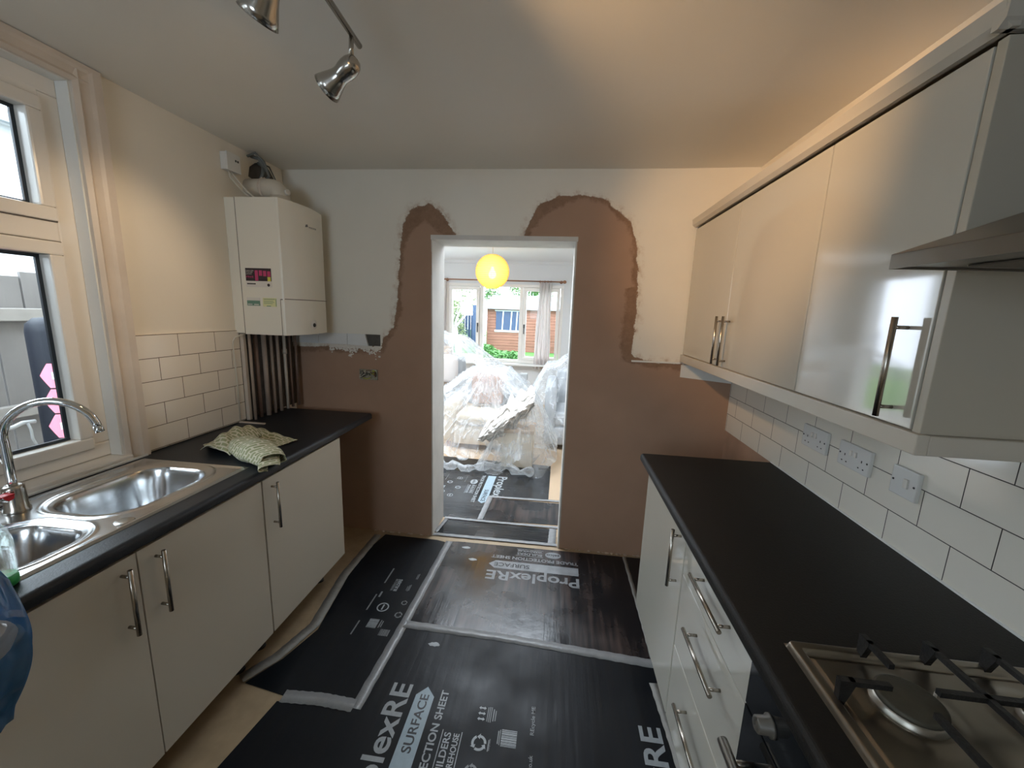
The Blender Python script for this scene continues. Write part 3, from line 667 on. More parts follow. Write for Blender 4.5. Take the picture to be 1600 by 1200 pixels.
# mixer tap
tp = thing('mixer_tap', (-1.668, .975, .912), 'chrome swan-neck mixer tap arching over the sink', 'tap')
b = MB(); b.lathe([(.031, 0), (.031, .006), (.027, .012), (.025, .075), (.024, .082), (.018, .086)], (-1.668, .975, .912), (0, 0, 1), 28); b.build('tap_body', 'nickel', tp)
pts = [(-1.668, .975, .99 + i * .025) for i in range(7)]
c0 = Vector((-1.582, 1.037, 1.145)); hd = Vector((.81, .586, 0)).normalized(); Rr = .107
pts += [tuple(c0 - hd * Rr * math.cos(a) + Vector((0, 0, 1)) * Rr * 1.05 * math.sin(a)) for a in [PI * k / 22 for k in range(0, 22)]]
b = MB(); b.tube(pts, .0118, 16); b.build('spout', 'chrome', tp)
e1, e2 = Vector(pts[-2]), Vector(pts[-1]); b = MB(); b.cyl(e2 - (e2 - e1).normalized() * .004, e2 + (e2 - e1).normalized() * .016, .0128, seg=18); b.build('aerator', 'chrome', tp)
b = MB(); b.tube([(-1.668, .955, .965), (-1.668, .92, .972), (-1.655, .875, .985)], [.018, .010, .008], 12); b.build('lever', 'chrome', tp)
b = MB(); b.cyl((-1.650, .949, .972), (-1.634, .944, .974), .010, seg=12); b.box(-1.66, -1.63, .925, .955, .978, .983, .002); b.build('hot_marker', 'red_plastic', tp)

# bottle and bag at the picture's left edge
bt = thing('detergent_bottle', (-1.256, .686, .912), 'clear plastic bottle with a green foot standing beside the blue bag', 'bottle')
b = MB(); b.lathe([(.022, .018), (.026, .03), (.027, .11), (.022, .135), (.012, .155), (.010, .165)], (-1.256, .686, .912), (0, 0, 1), 24); b.build('bottle_body', 'bottle_plastic', bt)
b = MB(); b.lathe([(.022, 0), (.026, .004), (.0265, .022), (.023, .028)], (-1.256, .686, .912), (0, 0, 1), 24); b.build('bottle_foot', 'bottle_green', bt)
b = MB(); b.cyl((-1.256, .686, 1.077), (-1.256, .686, 1.095), .012, seg=18); b.build('bottle_cap', 'sticker_white', bt)
bag = thing('shopping_bag', (-1.16, .56, .91), 'blue woven shopping bag slumped over the worktop edge', 'bag')
b = MB()
def bagf(u, v):
    s = v * .46; y = .388 + u * .235 - .02 * v + .02 * math.sin(9 * v) * (1 - u)
    if s < .14: x = -1.235 + s * .6; z = 1.065 - .68 * s + .01 * math.sin(14 * u)
    else:
        t = (s - .14) / .32; x = -1.150 + .055 * math.sin(PI * min(1, t * 1.1)) * (1 - .3 * u); z = .97 - .31 * t
    k = noise.noise(Vector((u * 4, v * 5, 1))) * .018 + .006 * math.sin(u * 22 + v * 5)
    ub = .022 * (1 - (2 * v - .9) ** 2)
    return (x + abs(k) * .8, y + ub * u, z + k * .6)
b.grid(40, 60, bagf); b.build('bag_side', 'bag_film', bag, solid=.002)
b = MB()
def bagw(u, v):
    a = u * 2 * PI; r = .075 + .010 * noise.noise(Vector((math.cos(a) * 2, math.sin(a) * 2, v * 3)))
    return (-1.123 + .028 * math.cos(a) * math.sin(PI * (.08 + .84 * v)), .545 + r * math.sin(a) * math.sin(PI * (.1 + .8 * v)), .94 - .13 * v - .0)
b.grid(28, 16, bagw); b.build('bag_lining', 'bag_film_white', bag)

# tea towel: crumpled cloth as three overlapping folds of one sheet
def towel():
    bm = bmesh.new(); uvl = bm.loops.layers.uv.new('UVMap')
    Z0 = .9115
    def patch(fn, nu, nv, us, vs, uo):
        V = [[bm.verts.new(fn(i / nu, j / nv)) for j in range(nv + 1)] for i in range(nu + 1)]
        for i in range(nu):
            for j in range(nv):
                f = bm.faces.new((V[i][j], V[i + 1][j], V[i + 1][j + 1], V[i][j + 1])); f.smooth = True
                for lp, (a, c) in zip(f.loops, ((i, j), (i + 1, j), (i + 1, j + 1), (i, j + 1))): lp[uvl].uv = (uo + a / nu * us * .7, c / nv * vs * .7)
    def lerp2(P, u, v):      # bilinear over a 4-corner patch
        a = Vector(P[0]).lerp(Vector(P[1]), u); c = Vector(P[3]).lerp(Vector(P[2]), u); return a.lerp(c, v)
    # right wing lying flat, pointing to (-1.28,1.76)
    def wing(u, v):
        p = lerp2([(-1.56, 1.63), (-1.33, 1.56), (-1.265, 1.765), (-1.55, 1.86)], u, v)
        h = .003 + .022 * max(0, 1 - abs(v - .62 - .25 * math.sin(3 * u)) / .16) * math.sin(PI * min(1, u * 1.1)) + .008 * abs(noise.noise(Vector((p.x * 14, p.y * 14, 2)))) + .02 * math.exp(-((p.x + 1.52) / .05) ** 2)
        return Vector((p.x, p.y, Z0 + h))
    patch(wing, 30, 26, 8, 10, 0)
    # left tongue pointing to (-1.63,1.62)
    def tongue(u, v):
        p = lerp2([(-1.625, 1.60), (-1.50, 1.535), (-1.50, 1.80), (-1.635, 1.70)], u, v)
        h = .004 + .010 * abs(noise.noise(Vector((p.x * 18, p.y * 18, 5)))) + .034 * ss(u) * math.sin(PI * (.15 + .7 * v))
        return Vector((p.x, p.y, Z0 + h))
    patch(tongue, 22, 24, 6, 9, 3)
    # tall fold in the middle
    def mid(u, v):
        p = lerp2([(-1.57, 1.53), (-1.40, 1.50), (-1.47, 1.83), (-1.60, 1.80)], u, v)
        h = .006 + .070 * abs(math.sin(PI * min(1, u * .95 + .03))) ** .7 * (.45 + .55 * math.sin(PI * v)) + .008 * math.sin(20 * v + 7 * u) * math.sin(PI * u)
        return Vector((p.x, p.y, Z0 + h))
    patch(mid, 26, 30, 7, 11, 1)
    # rolled front fold running down over the worktop edge
    def fold(u, v):
        c = Vector((-1.47, 1.625)).lerp(Vector((-1.150, 1.445)), v); d = Vector((.52, .85)).normalized()
        wd = .052 + .022 * math.sin(PI * v); a = -PI * .30 + u * PI * 1.60
        off = -math.cos(a) * wd; h = max(.003, .030 + math.sin(a) * (.026 + .020 * math.sin(PI * v)) + .004 * math.sin(v * 18 + u * 7))
        p = c + d * off
        return Vector((p.x + .004 * math.sin(30 * u), p.y, Z0 + h))
    patch(fold, 34, 40, 9, 13, 2)
    # inner roll showing at the end of the fold
    def inner(u, v):
        a = u * PI * 1.5; rr = .030 - .012 * u
        c = Vector((-1.200, 1.475)).lerp(Vector((-1.130, 1.385)), v)
        p = c + Vector((.52, .85)).normalized() * (math.cos(a) * rr * 1.5)
        return Vector((p.x, p.y, Z0 + .010 + .018 * (1 + math.sin(a)) * (1 - .45 * v) + .004 * noise.noise(Vector((u * 6, v * 6, 0)))))
    patch(inner, 24, 14, 5, 4, 6)
    me = bpy.data.meshes.new('tea_towel'); bm.to_mesh(me); bm.free(); me.materials.append(MT['towel'])
    o = bpy.data.objects.new('tea_towel', me); C.objects.link(o); md = o.modifiers.new('thickness', 'SOLIDIFY'); md.thickness = .0025; md.offset = 1
    tag(o, 'olive and cream checked tea towel crumpled on the black worktop beside the sink', 'tea towel')
towel()
b = MB(); b.box(-1.775, -1.62, 1.985, 1.999, .9105, .917, .001)
tag(b.build('trim_offcut', 'pipe_white'), 'thin pale plastic trim offcut lying on the worktop below the boiler pipes', 'offcut')

# ================================================================== BOILER AND PIPES
BY0, BY1, BX, BZ0, BZ1 = 2.032, 2.43, -1.480, 1.412, 2.126
bo = thing('boiler', (XL, 2.23, BZ0), 'white wall-hung gas boiler in the corner beside the patched wall', 'boiler')
b = MB(); b.box(XL, -1.727, BY0, BY1, BZ0 + .004, BZ1, .003); b.build('back_frame', 'boiler_white', bo)
b = MB(); pf = [(-1.7255, BY0), (BX - .012, BY0), (BX - .003, BY0 + .003), (BX, BY0 + .012)]
for k in range(1, 12): t = k / 12; pf.append((BX + .030 * math.sin(PI * t), BY0 + .012 + (BY1 - BY0 - .024) * t))
pf += [(BX, BY1 - .012), (BX - .012, BY1), (-1.7255, BY1)]
b.prism(pf, 2, BZ0, BZ1); b.build('casing', 'boiler_white', bo)
b = MB(); b.box(-1.7275, -1.7245, BY0 - .0006, BY0 + .003, BZ0, BZ1); b.build('seam', 'seam', bo)
def bulge(y, e=.0006): t = (y - BY0 - .012) / (BY1 - BY0 - .024); return BX + .030 * math.sin(PI * max(0, min(1, t))) + e
b = MB(); N = 14
for k in range(N):
    ya, yb = BY0 + .002 + (BY1 - BY0 - .004) * k / N, BY0 + .002 + (BY1 - BY0 - .004) * (k + 1) / N
    b.quad([(bulge(ya), ya, 1.607), (bulge(yb), yb, 1.607), (bulge(yb), yb, 1.611), (bulge(ya), ya, 1.611)])
b.box(BX - .022, BX - .010, BY0 - .0008, BY0 + .001, 1.604, 1.609); b.box(BX - .024, BX - .0215, BY0 - .0008, BY0 + .001, BZ0, 1.606)
b.build('flap_gap', 'seam', bo)
b = MB(); yy = 2.24; b.lathe([(0, .006), (.010, .006), (.012, .002), (.012, 0)], (bulge(yy, 0), yy, 1.465), (1, 0, 0), 18); b.build('control_knob', 'dark_plastic', bo)
b = MB(); b.lathe([(0, .002), (.028, .0015), (.030, 0)], (bulge(yy, 0) - .001, yy, 1.468), (1, 0, 0), 22); b.build('dial_ring', 'sticker_white', bo)
put_text('maker_lettering', 'WORCESTER', .008, (bulge(2.235, .0012), 2.235, 2.014), (.06, 1, 0), (0, 0, 1), 'logo_grey', bo, .0002)
b = MB(); b.prism([(2.207, 2.014), (2.230, 2.018), (2.226, 2.032), (2.212, 2.028)], 0, bulge(2.22, -.001), bulge(2.22, .0012)); b.build('maker_mark', 'logo_grey', bo)
# stickers on the side casing
st = box(-1.696, -1.545, BY0 - .0012, BY0, 1.668, 1.768).build('energy_sticker', 'sticker_white', bo)
b = MB(); y_ = BY0 - .0018
def sq(m_, x0, x1, z0, z1): m_.box(x0, x1, y_, BY0 - .001, z0, z1)
sq(b, -1.695, -1.546, 1.700, 1.767); sq(b, -1.690, -1.640, 1.682, 1.688); b.cyl((-1.565, y_, 1.680), (-1.565, BY0 - .001, 1.680), .008, seg=12); b.build('sticker_print', 'sticker_black', st)
b = MB(); y_ = BY0 - .0024
for k, (z0, z1) in enumerate(((1.702, 1.756), (1.728, 1.756), (1.726, 1.754), (1.724, 1.752))): sq(b, -1.640 + k * .024, -1.622 + k * .024, z0, z1)
b.build('sticker_print', 'sticker_pink', st)
b = MB(); sq(b, -1.568, -1.550, 1.700, 1.722); b.build('sticker_print', 'sticker_yellow', st)
put_text('sticker_lettering', 'FREE', .011, (-1.690, BY0 - .0028, 1.716), (1, 0, 0), (0, 0, 1), 'sticker_pink', st, 0, .042)
for q in range(3): put_text('sticker_lettering', ('Register today', 'for your boiler', 'guarantee')[q], .0055, (-1.691, BY0 - .0028, 1.752 - .0085 * q), (1, 0, 0), (0, 0, 1), 'sticker_white', st, 0, .045 - .006 * q)
s2 = box(-1.700, -1.622, BY0 - .0012, BY0, 1.568, 1.612).build('service_sticker', 'sticker_white', bo)
b = MB(); y_ = BY0 - .0018; sq(b, -1.699, -1.623, 1.569, 1.596); b.build('sticker_print', 'sticker_green', s2)
b = MB(); y_ = BY0 - .0024; sq(b, -1.695, -1.668, 1.573, 1.578); sq(b, -1.658, -1.630, 1.573, 1.578); b.build('sticker_print', 'sticker_white', s2)
s3 = box(-1.606, -1.526, BY0 - .0012, BY0, 1.566, 1.612).build('warning_sticker', 'sticker_pale_yellow', bo)
b = MB(); y_ = BY0 - .0018; sq(b, -1.600, -1.535, 1.604, 1.607); sq(b, -1.600, -1.545, 1.595, 1.597); sq(b, -1.600, -1.540, 1.588, 1.590); sq(b, -1.600, -1.55, 1.581, 1.583); sq(b, -1.530, -1.527, 1.568, 1.608); sq(b, -1.585, -1.56, 1.567, 1.571); b.build('sticker_print', 'sticker_green', s3)

fl = thing('flue_elbow', (-1.60, 2.22, BZ1), 'cream flue pipe elbow on top of the boiler going into the wall', 'flue')
b = MB(); b.lathe([(.062, 0), (.062, .03), (.052, .034), (.052, .05)], (-1.60, 2.22, BZ1), (0, 0, 1), 26)
pts = [(-1.60, 2.22, BZ1 + .03)] + [(-1.65 + .05 * math.cos(a), 2.22, 2.165 + .05 * math.sin(a) + .005) for a in [PI / 2 * k / 6 for k in range(7)]] + [(-1.70, 2.22, 2.22), (XL, 2.22, 2.22)]
b.tube(pts, .050, 26); b.build('pipe', 'flue_white', fl)
b = MB(); b.lathe([(.0515, 0), (.0545, .004), (.0545, .016), (.0515, .020)], (-1.70, 2.22, 2.22), (1, 0, 0), 26, closed=False)
for k in range(5):
    a = -.2 + k * .45; b.cyl((-1.69, 2.22 - .053 * math.cos(a), 2.22 + .053 * math.sin(a)), (-1.69, 2.22 - .058 * math.cos(a), 2.22 + .058 * math.sin(a)), .004, seg=8)
b.build('clamp', 'pipe_white', fl)
b = MB(); b.cyl((-1.552, 2.205, 2.195), (-1.538, 2.203, 2.197), .015, seg=16); b.cyl((-1.538, 2.203, 2.197), (-1.534, 2.203, 2.197), .007, seg=12); b.build('test_point_cap', 'sticker_white', fl)
# rough hole in the corner of wall and ceiling, with old cables
b = MB(); random.seed(5)
pl = [(2.22, 2.285), (2.235, 2.34), (2.28, 2.375), (2.33, 2.392), (2.39, 2.372), (2.425, 2.335), (2.40, 2.29), (2.36, 2.278), (2.28, 2.272)]
b.prism(pl, 0, XL - .001, XL + .003); struct(b, 'trim_12', 'render_dark')
b = MB()
b.tube([(XL + .005, 2.25, 2.40), (XL + .05, 2.25, 2.385), (XL + .07, 2.28, 2.34), (XL + .03, 2.30, 2.31)], .010, 8); b.tube([(XL + .005, 2.22, 2.39), (XL + .06, 2.21, 2.402), (XL + .08, 2.25, 2.37), (XL + .09, 2.27, 2.30), (XL + .02, 2.30, 2.27)], .007, 8)
b.tube([(XL + .005, 2.30, 2.38), (XL + .04, 2.29, 2.36), (XL + .06, 2.26, 2.31), (XL + .04, 2.25, 2.26)], .009, 8); b.tube([(XL + .0, 2.33, 2.39), (XL + .05, 2.33, 2.37), (XL + .10, 2.31, 2.29)], .004, 8)
tag(b.build('cable_bundle', 'cable_grey'), 'old grey cables poking out of the rough hole above the flue', 'cables')

sp = thing('fused_switch', (XL, 2.075, 2.30), 'white fused switch box high on the wall beside the flue', 'switch')
b = MB(); b.box(XL, XL + .032, 2.032, 2.118, 2.262, 2.348, .003); b.build('back_box', 'socket_white', sp)
b = MB(); b.box(XL + .0325, XL + .042, 2.030, 2.120, 2.260, 2.350, .003); b.build('faceplate', 'socket_white', sp)
b = MB(); b.box(XL + .042, XL + .044, 2.083, 2.090, 2.312, 2.322); b.box(XL + .042, XL + .044, 2.098, 2.105, 2.312, 2.322); b.build('switch_mark', 'dark_plastic', sp)
b = MB(); b.tube([(XL + .02, 2.06, 2.262), (XL + .025, 2.062, 2.23), (XL + .05, 2.10, 2.18), (XL + .09, 2.14, 2.128)], .0045, 8); tag(b.build('power_cable', 'cable_white'), 'pale cable running from the fused switch down to the boiler', 'cable')
b = MB(); b.tube([(XL + .02, 2.075, 2.262), (XL + .05, 2.08, 2.22), (XL + .085, 2.10, 2.17), (XL + .13, 2.12, 2.128)], .0045, 8); tag(b.build('power_cable', 'cable_white'), 'second pale cable beside the first, ending deeper behind the boiler casing', 'cable')

# recess behind the pipes: bare dark brick
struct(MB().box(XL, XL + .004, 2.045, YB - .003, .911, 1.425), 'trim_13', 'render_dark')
PIPES = [(2.068, .050, .0075, 'copper_painted', 'slim brown pipe just right of the pale plastic conduit'), (2.125, .040, .011, 'copper_dark', 'dark copper pipe second in the row below the boiler'), (2.175, .052, .013, 'copper_painted', 'widest pinkish pipe in the row below the boiler'),
         (2.232, .052, .0095, 'copper_painted', 'pinkish pipe right of the widest pipe below the boiler'), (2.287, .052, .0105, 'copper_painted', 'pinkish pipe in the middle of the right-hand group below the boiler'), (2.350, .052, .010, 'pipe_white', 'pale pipe with a dark collar at its top near the wall corner'),
         (2.402, .050, .008, 'copper_dark', 'thin dark pipe beside the pale collared pipe'), (2.452, .058, .008, 'copper_dark', 'last thin dark pipe in the wall corner')]
for y, dx, r, m_, lab in PIPES:
    b = MB(); x = XL + dx; b.cyl((x, y, .911), (x, y, 1.4125), r, seg=14)
    if m_ == 'pipe_white': b.cyl((x, y, 1.27), (x, y, 1.30), r * 1.35, seg=14)
    tag(b.build('pipe', m_), lab, 'pipe', 'heating pipes below the boiler')
b = MB(); b.box(XL + .010, XL + .030, 2.046, 2.068, .911, 1.4115, .002); tag(b.build('pipe_conduit', 'pipe_white'), 'pale square plastic conduit at the edge of the wall tiles', 'conduit')
b = MB(); b.tube([(XL + .05, 2.04, 1.411), (XL + .024, 2.000, 1.395), (XL + .0135, 1.992, 1.37), (XL + .0135, 1.998, 1.15), (XL + .0135, 1.996, .9145)], .0035, 8); tag(b.build('thin_cable', 'cable_white'), 'thin white cable hanging in front of the left wall tiles', 'cable')

# open back box in the plaster
bb = thing('socket_back_box', (-1.25, YB, 1.137), 'open metal back box with bare wires set in the brown plaster', 'back box')
b = MB(); bx0, bx1, bz0, bz1 = -1.313, -1.187, 1.102, 1.172
b.box(bx0, bx1, YB - .006, YB - .0045, bz0, bz1)
for q in ((bx0, bx0 + .004, bz0, bz1), (bx1 - .004, bx1, bz0, bz1), (bx0, bx1, bz0, bz0 + .004), (bx0, bx1, bz1 - .004, bz1)): b.box(q[0], q[1], YB - .011, YB - .004, q[2], q[3])
b.build('metal_box', 'galvanised', bb)
random.seed(2)
for m_, n_ in (('yellow_wire', 3), ('brown_wire', 4), ('black_wire', 4), ('cable_white', 3)):
    b = MB()
    for k in range(n_):
        p0 = Vector((random.uniform(bx0 + .01, bx1 - .01), YB - .008, random.uniform(bz0 + .01, bz1 - .01))); pts = [p0]
        for q in range(4): pts.append(pts[-1] + Vector((random.uniform(-.02, .02), random.uniform(-.006, .001), random.uniform(-.015, .015))))
        for p in pts: p.x = max(bx0 + .006, min(bx1 - .006, p.x)); p.z = max(bz0 + .006, min(bz1 - .006, p.z)); p.y = max(YB - .025, min(YB - .008, p.y))
        b.tube(pts, .0026, 6)
    b.build('wire', m_, bb)

# ================================================================== RIGHT UNITS
DXR = .464
def base_r(y0, y1, label, kind):
    t = thing('base_cabinet' if kind == 'door' else 'drawer_cabinet', (.75, (y0 + y1) / 2, 0), label, 'cabinet' if kind == 'door' else 'drawers')
    carcass(t, DXR + .020, XR - .012, y0, y1, .15, .868)
    legs(t, (.56, .98), (y0 + .06, y1 - .06))
    if kind == 'door':
        d = door(t, DXR, -1, y0 + .002, y1 - .002, .153, .868, 'gloss_door'); bar_handle(d, (DXR - .034, 1.321, .645), (DXR - .034, 1.321, .861), (-1, 0, 0))
    else:
        for z0, z1, hz in ((.728, .868, .827), (.452, .724, .640), (.153, .448, .362)):
            d = door(t, DXR, -1, y0 + .002, y1 - .002, z0, z1, 'gloss_door', 'drawer_front')
            bar_handle(d, (DXR - .034, .905, hz), (DXR - .034, 1.128, hz), (-1, 0, 0), stand=.034)
    return t
base_r(1.284, 1.858, 'glossy white single-door base cabinet at the far end of the right worktop', 'door')
base_r(.800, 1.280, 'glossy white cabinet of three drawers beside the built-in oven', 'drawer')
b = MB(); b.prism(edge_profile(.440, XR - .010, .91, .872, -1), 1, -.2, .218); b.prism(edge_profile(.440, .53, .91, .872, -1), 1, .218, .775); b.prism(edge_profile(.440, XR - .010, .91, .872, -1), 1, .775, 1.955); b.box(1.0, XR - .010, .218, .775, .872, .91)
tag(b.build('worktop', 'worktop_right'), 'black laminate worktop along the wall with the sockets', 'worktop')
b = MB(); b.box(XR - .014, XR - .0095, -.2, 1.955, .909, .916, .001); tag(b.build('sealant_bead', 'white_paint'), 'white sealant bead between the right worktop and its wall tiles', 'sealant')

ov = thing('oven', (.75, .498, .15), 'built-in black glass oven below the gas hob', 'oven')
b = MB(); b.box(DXR + .012, .98, .205, .792, .16, .862); b.build('oven_body', 'dark_plastic', ov)
b = MB(); b.box(.452, DXR + .011, .202, .795, .757, .866, .002); cp = b.build('control_panel', 'black_glass', ov)
for y in (.700, .585, .415, .30):
    b = MB(); b.lathe([(.021, 0), (.021, .004), (.017, .007), (.0155, .026), (.012, .029), (0, .029)], (.452, y, .806), (-1, 0, 0), 22); b.box(.4195, .424, y - .002, y + .002, .806, .820); b.build('knob', 'knob_grey', cp)
b = MB(); b.box(.452, DXR + .011, .202, .795, .165, .753, .002); dr_ = b.build('oven_door', 'black_glass', ov)
b = MB(); b.cyl((.408, .235, .668), (.408, .776, .668), .011, seg=18)
for y in (.28, .73): b.cyl((.408, y, .668), (.452, y, .668), .007, seg=12)
b.build('handle', 'hood_steel', dr_)
b = MB(); b.box(.4505, .4525, .201, .7955, .8655, .8675); b.build('panel_trim', 'chrome', ov)

# gas hob
hb = thing('gas_hob', (.77, .497, .91), 'stainless steel gas hob with cast iron pan supports set in the right worktop', 'hob')
HX0, HX1, HY0, HY1 = .510, 1.012, .205, .797
def hob_z(x, y):
    e = sd_rr(x, y, (HX0 + HX1) / 2, (HY0 + HY1) / 2, (HX1 - HX0) / 2, (HY1 - HY0) / 2, .012)
    z = .9105 + .0125 * ss(-e / .006)
    z -= .0125 * ss((-e - .022) / .0045); z += .004 * ss((-e - .030) / .008)
    for cx, cy in BURN:
        r = math.hypot(x - cx, y - cy); z += .0035 * ss((.085 - r) / .03)
    return z
BURN = [(.648, .668), (.872, .668), (.648, .335), (.872, .335)]
b = MB(); b.grid(200, 236, lambda u, v: (HX0 + u * (HX1 - HX0), HY0 + v * (HY1 - HY0), hob_z(HX0 + u * (HX1 - HX0), HY0 + v * (HY1 - HY0))))
b.build('hob_plate', 'hob_steel', hb)
for (cx, cy), r in zip(BURN, (.050, .038, .038, .030)):
    b = MB(); b.lathe([(r * 1.08, 0), (r * 1.08, .008), (r, .012), (r * .98, .016)], (cx, cy, .9145), (0, 0, 1), 36); br_ = b.build('burner_ring', 'ring_steel', hb)
    b = MB(); b.lathe([(r * .98, .0165), (r, .019), (r * .98, .0235), (r * .9, .0255), (0, .0262)], (cx, cy, .9145), (0, 0, 1), 36); b.build('burner_cap', 'burner_cap', br_)
    b = MB(); b.cyl((cx + r * 1.25, cy + r * .5, .914), (cx + r * 1.25, cy + r * .5, .934), .0025, seg=8); b.build('igniter', 'sticker_white', br_)
def pan_support(y0, y1, bs):
    g = MB(); zt = .962; h = .007
    def bar(p, q, wd=.005, z0=None, z1=None):
        p, q = Vector((*p, 0)), Vector((*q, 0)); d = (q - p).normalized(); s_ = Vector((-d.y, d.x, 0)) * wd
        z0 = zt - h * 1.4 if z0 is None else z0; z1 = zt if z1 is None else z1
        v = [g.bm.verts.new((c.x, c.y, z)) for z in (z0, z1) for c in (p - s_, q - s_, q + s_, p + s_)]
        for f in ((0, 3, 2, 1), (4, 5, 6, 7), (0, 1, 5, 4), (1, 2, 6, 5), (2, 3, 7, 6), (3, 0, 4, 7)): g.bm.faces.new([v[i] for i in f])
    def foot(p, q):                                  # tapered foot standing on the plate rim
        p, q = Vector((*p, 0)), Vector((*q, 0)); d = (q - p).normalized(); s_ = Vector((-d.y, d.x, 0)) * .006
        poly = [(0, .9125), (.010, .9125), (.024, zt - h), (.024, zt), (-.002, zt)]
        A = [g.bm.verts.new(p + d * t + s_ + Vector((0, 0, z))) for t, z in poly]; B = [g.bm.verts.new(p + d * t - s_ + Vector((0, 0, z))) for t, z in poly]
        for i in range(5): j = (i + 1) % 5; g.bm.faces.new((A[i], A[j], B[j], B[i]))
        g.bm.faces.new(A[::-1]); g.bm.faces.new(B)
    xm = .765; ym = (y0 + y1) / 2; cy = bs
    foot((xm, y1), (xm, y0)); foot((xm, y0), (xm, y1)); bar((xm, y0 + .015), (xm, y1 - .015))
    for cx, sgn in ((.648, -1), (.872, 1)):
        ex = .530 if sgn < 0 else .992
        foot((ex, cy), (xm, cy)); bar((ex - sgn * .015, cy), (cx + sgn * .035, cy)); bar((cx - sgn * .040, cy), (xm, cy))
        for ey, s2 in ((y1, 1), (y0, -1)):
            foot((cx, ey), (cx, cy)); bar((cx, ey - s2 * .015), (cx, cy + s2 * .045))
    g.build('pan_support', 'cast_iron', hb)
pan_support(.505, .785, .668); pan_support(.215, .497, .335)

# extractor hood
hd_ = thing('extractor_hood', (.82, .5, 1.68), 'stainless steel chimney extractor hood above the gas hob', 'extractor hood')
b = MB(); x0, x1, y0, y1 = .573, XR - .001, .2, .8; z0, z1 = 1.679, 1.704
t = .004
b.box(x0, x0 + t, y0, y1, z0, z1, .001); b.box(x0 + t, x1, y0, y0 + t, z0, z1, .001); b.box(x0 + t, x1, y1 - t, y1, z0, z1, .001)
top = [(.80, .375), (.80, .625), (x1, .625), (x1, .375)]; base = [(x0, y0), (x0, y1), (x1, y1), (x1, y0)]
A = [b.bm.verts.new((p[0], p[1], z1)) for p in base]; B = [b.bm.verts.new((p[0], p[1], 1.812)) for p in top]
for i in range(4): b.bm.faces.new((A[i], A[(i + 1) % 4], B[(i + 1) % 4], B[i]))
b.bm.faces.new(B); b.build('canopy', 'hood_steel', hd_)
b = MB(); b.box(.80, x1, .375, .625, 1.812, 2.40, .002); b.build('chimney', 'hood_steel', hd_)
b = MB(); b.box(x0 + .006, x1 - .004, y0 + .006, y1 - .006, z0 + .004, z0 + .010); b.build('underside', 'hood_steel', hd_)
b = MB(); b.box(x0 + .08, x1 - .05, y0 + .05, .497, z0 + .0005, z0 + .0035, .001); b.build('grease_filter', 'seam', hd_)
b = MB(); b.box(x0 + .08, x1 - .05, .503, y1 - .05, z0 + .0005, z0 + .0035, .001); b.build('grease_filter', 'seam', hd_)

# wall cabinets
CX = .752
def wall_cab(y0, y1, label, doors):
    t = thing('wall_cabinet', (.92, (y0 + y1) / 2, 1.36), label, 'cabinet', 'glossy wall cabinets on the right')
    carcass(t, CX + .020, XR - .001, y0, y1, 1.375, 2.088)
    for a, c, hy, z0, z1 in doors:
        d = door(t, CX, -1, a, c, 1.366, 2.083, 'gloss_door'); bar_handle(d, (CX - .032, hy, z0), (CX - .032, hy, z1), (-1, 0, 0), .0060)
    return t
wall_cab(1.334, 2.505, 'glossy cream double-door wall cabinet next to the patched wall', [(1.336, 1.917, 1.880, 1.375, 1.595), (1.920, 2.500, 1.955, 1.375, 1.595)])
wc = wall_cab(.905, 1.332, 'glossy cream single-door wall cabinet next to the extractor hood', [(.908, 1.331, .961, 1.380, 1.600)])
b = MB(); b.box(CX + .001, XR - .001, .884, .9035, 1.362, 2.088, .0015); b.build('end_panel', 'carcass', wc)
b = MB(); b.prism([(CX - .008, 2.094), (CX - .022, 2.106), (CX - .026, 2.136), (CX + .004, 2.136), (CX + .004, 2.094)], 1, .872, 2.506)
b.prism([(.880, 2.094), (.868, 2.106), (.866, 2.136), (.892, 2.136), (.892, 2.094)], 0, CX - .024, XR - .001); b.box(CX + .004, XR - .001, .892, 2.506, 2.126, 2.135)
tag(b.build('cornice_moulding', 'cornice_paint'), 'cream cornice moulding along the top of the wall cabinets', 'cornice')
b = MB(); b.box(CX - .012, CX + .012, .872, 2.506, 1.319, 1.3635, .003); b.box(CX + .012, XR - .010, .872, .892, 1.319, 1.3615, .003)
tag(b.build('light_pelmet', 'cornice_paint'), 'cream light pelmet strip along the bottom of the wall cabinets', 'pelmet')

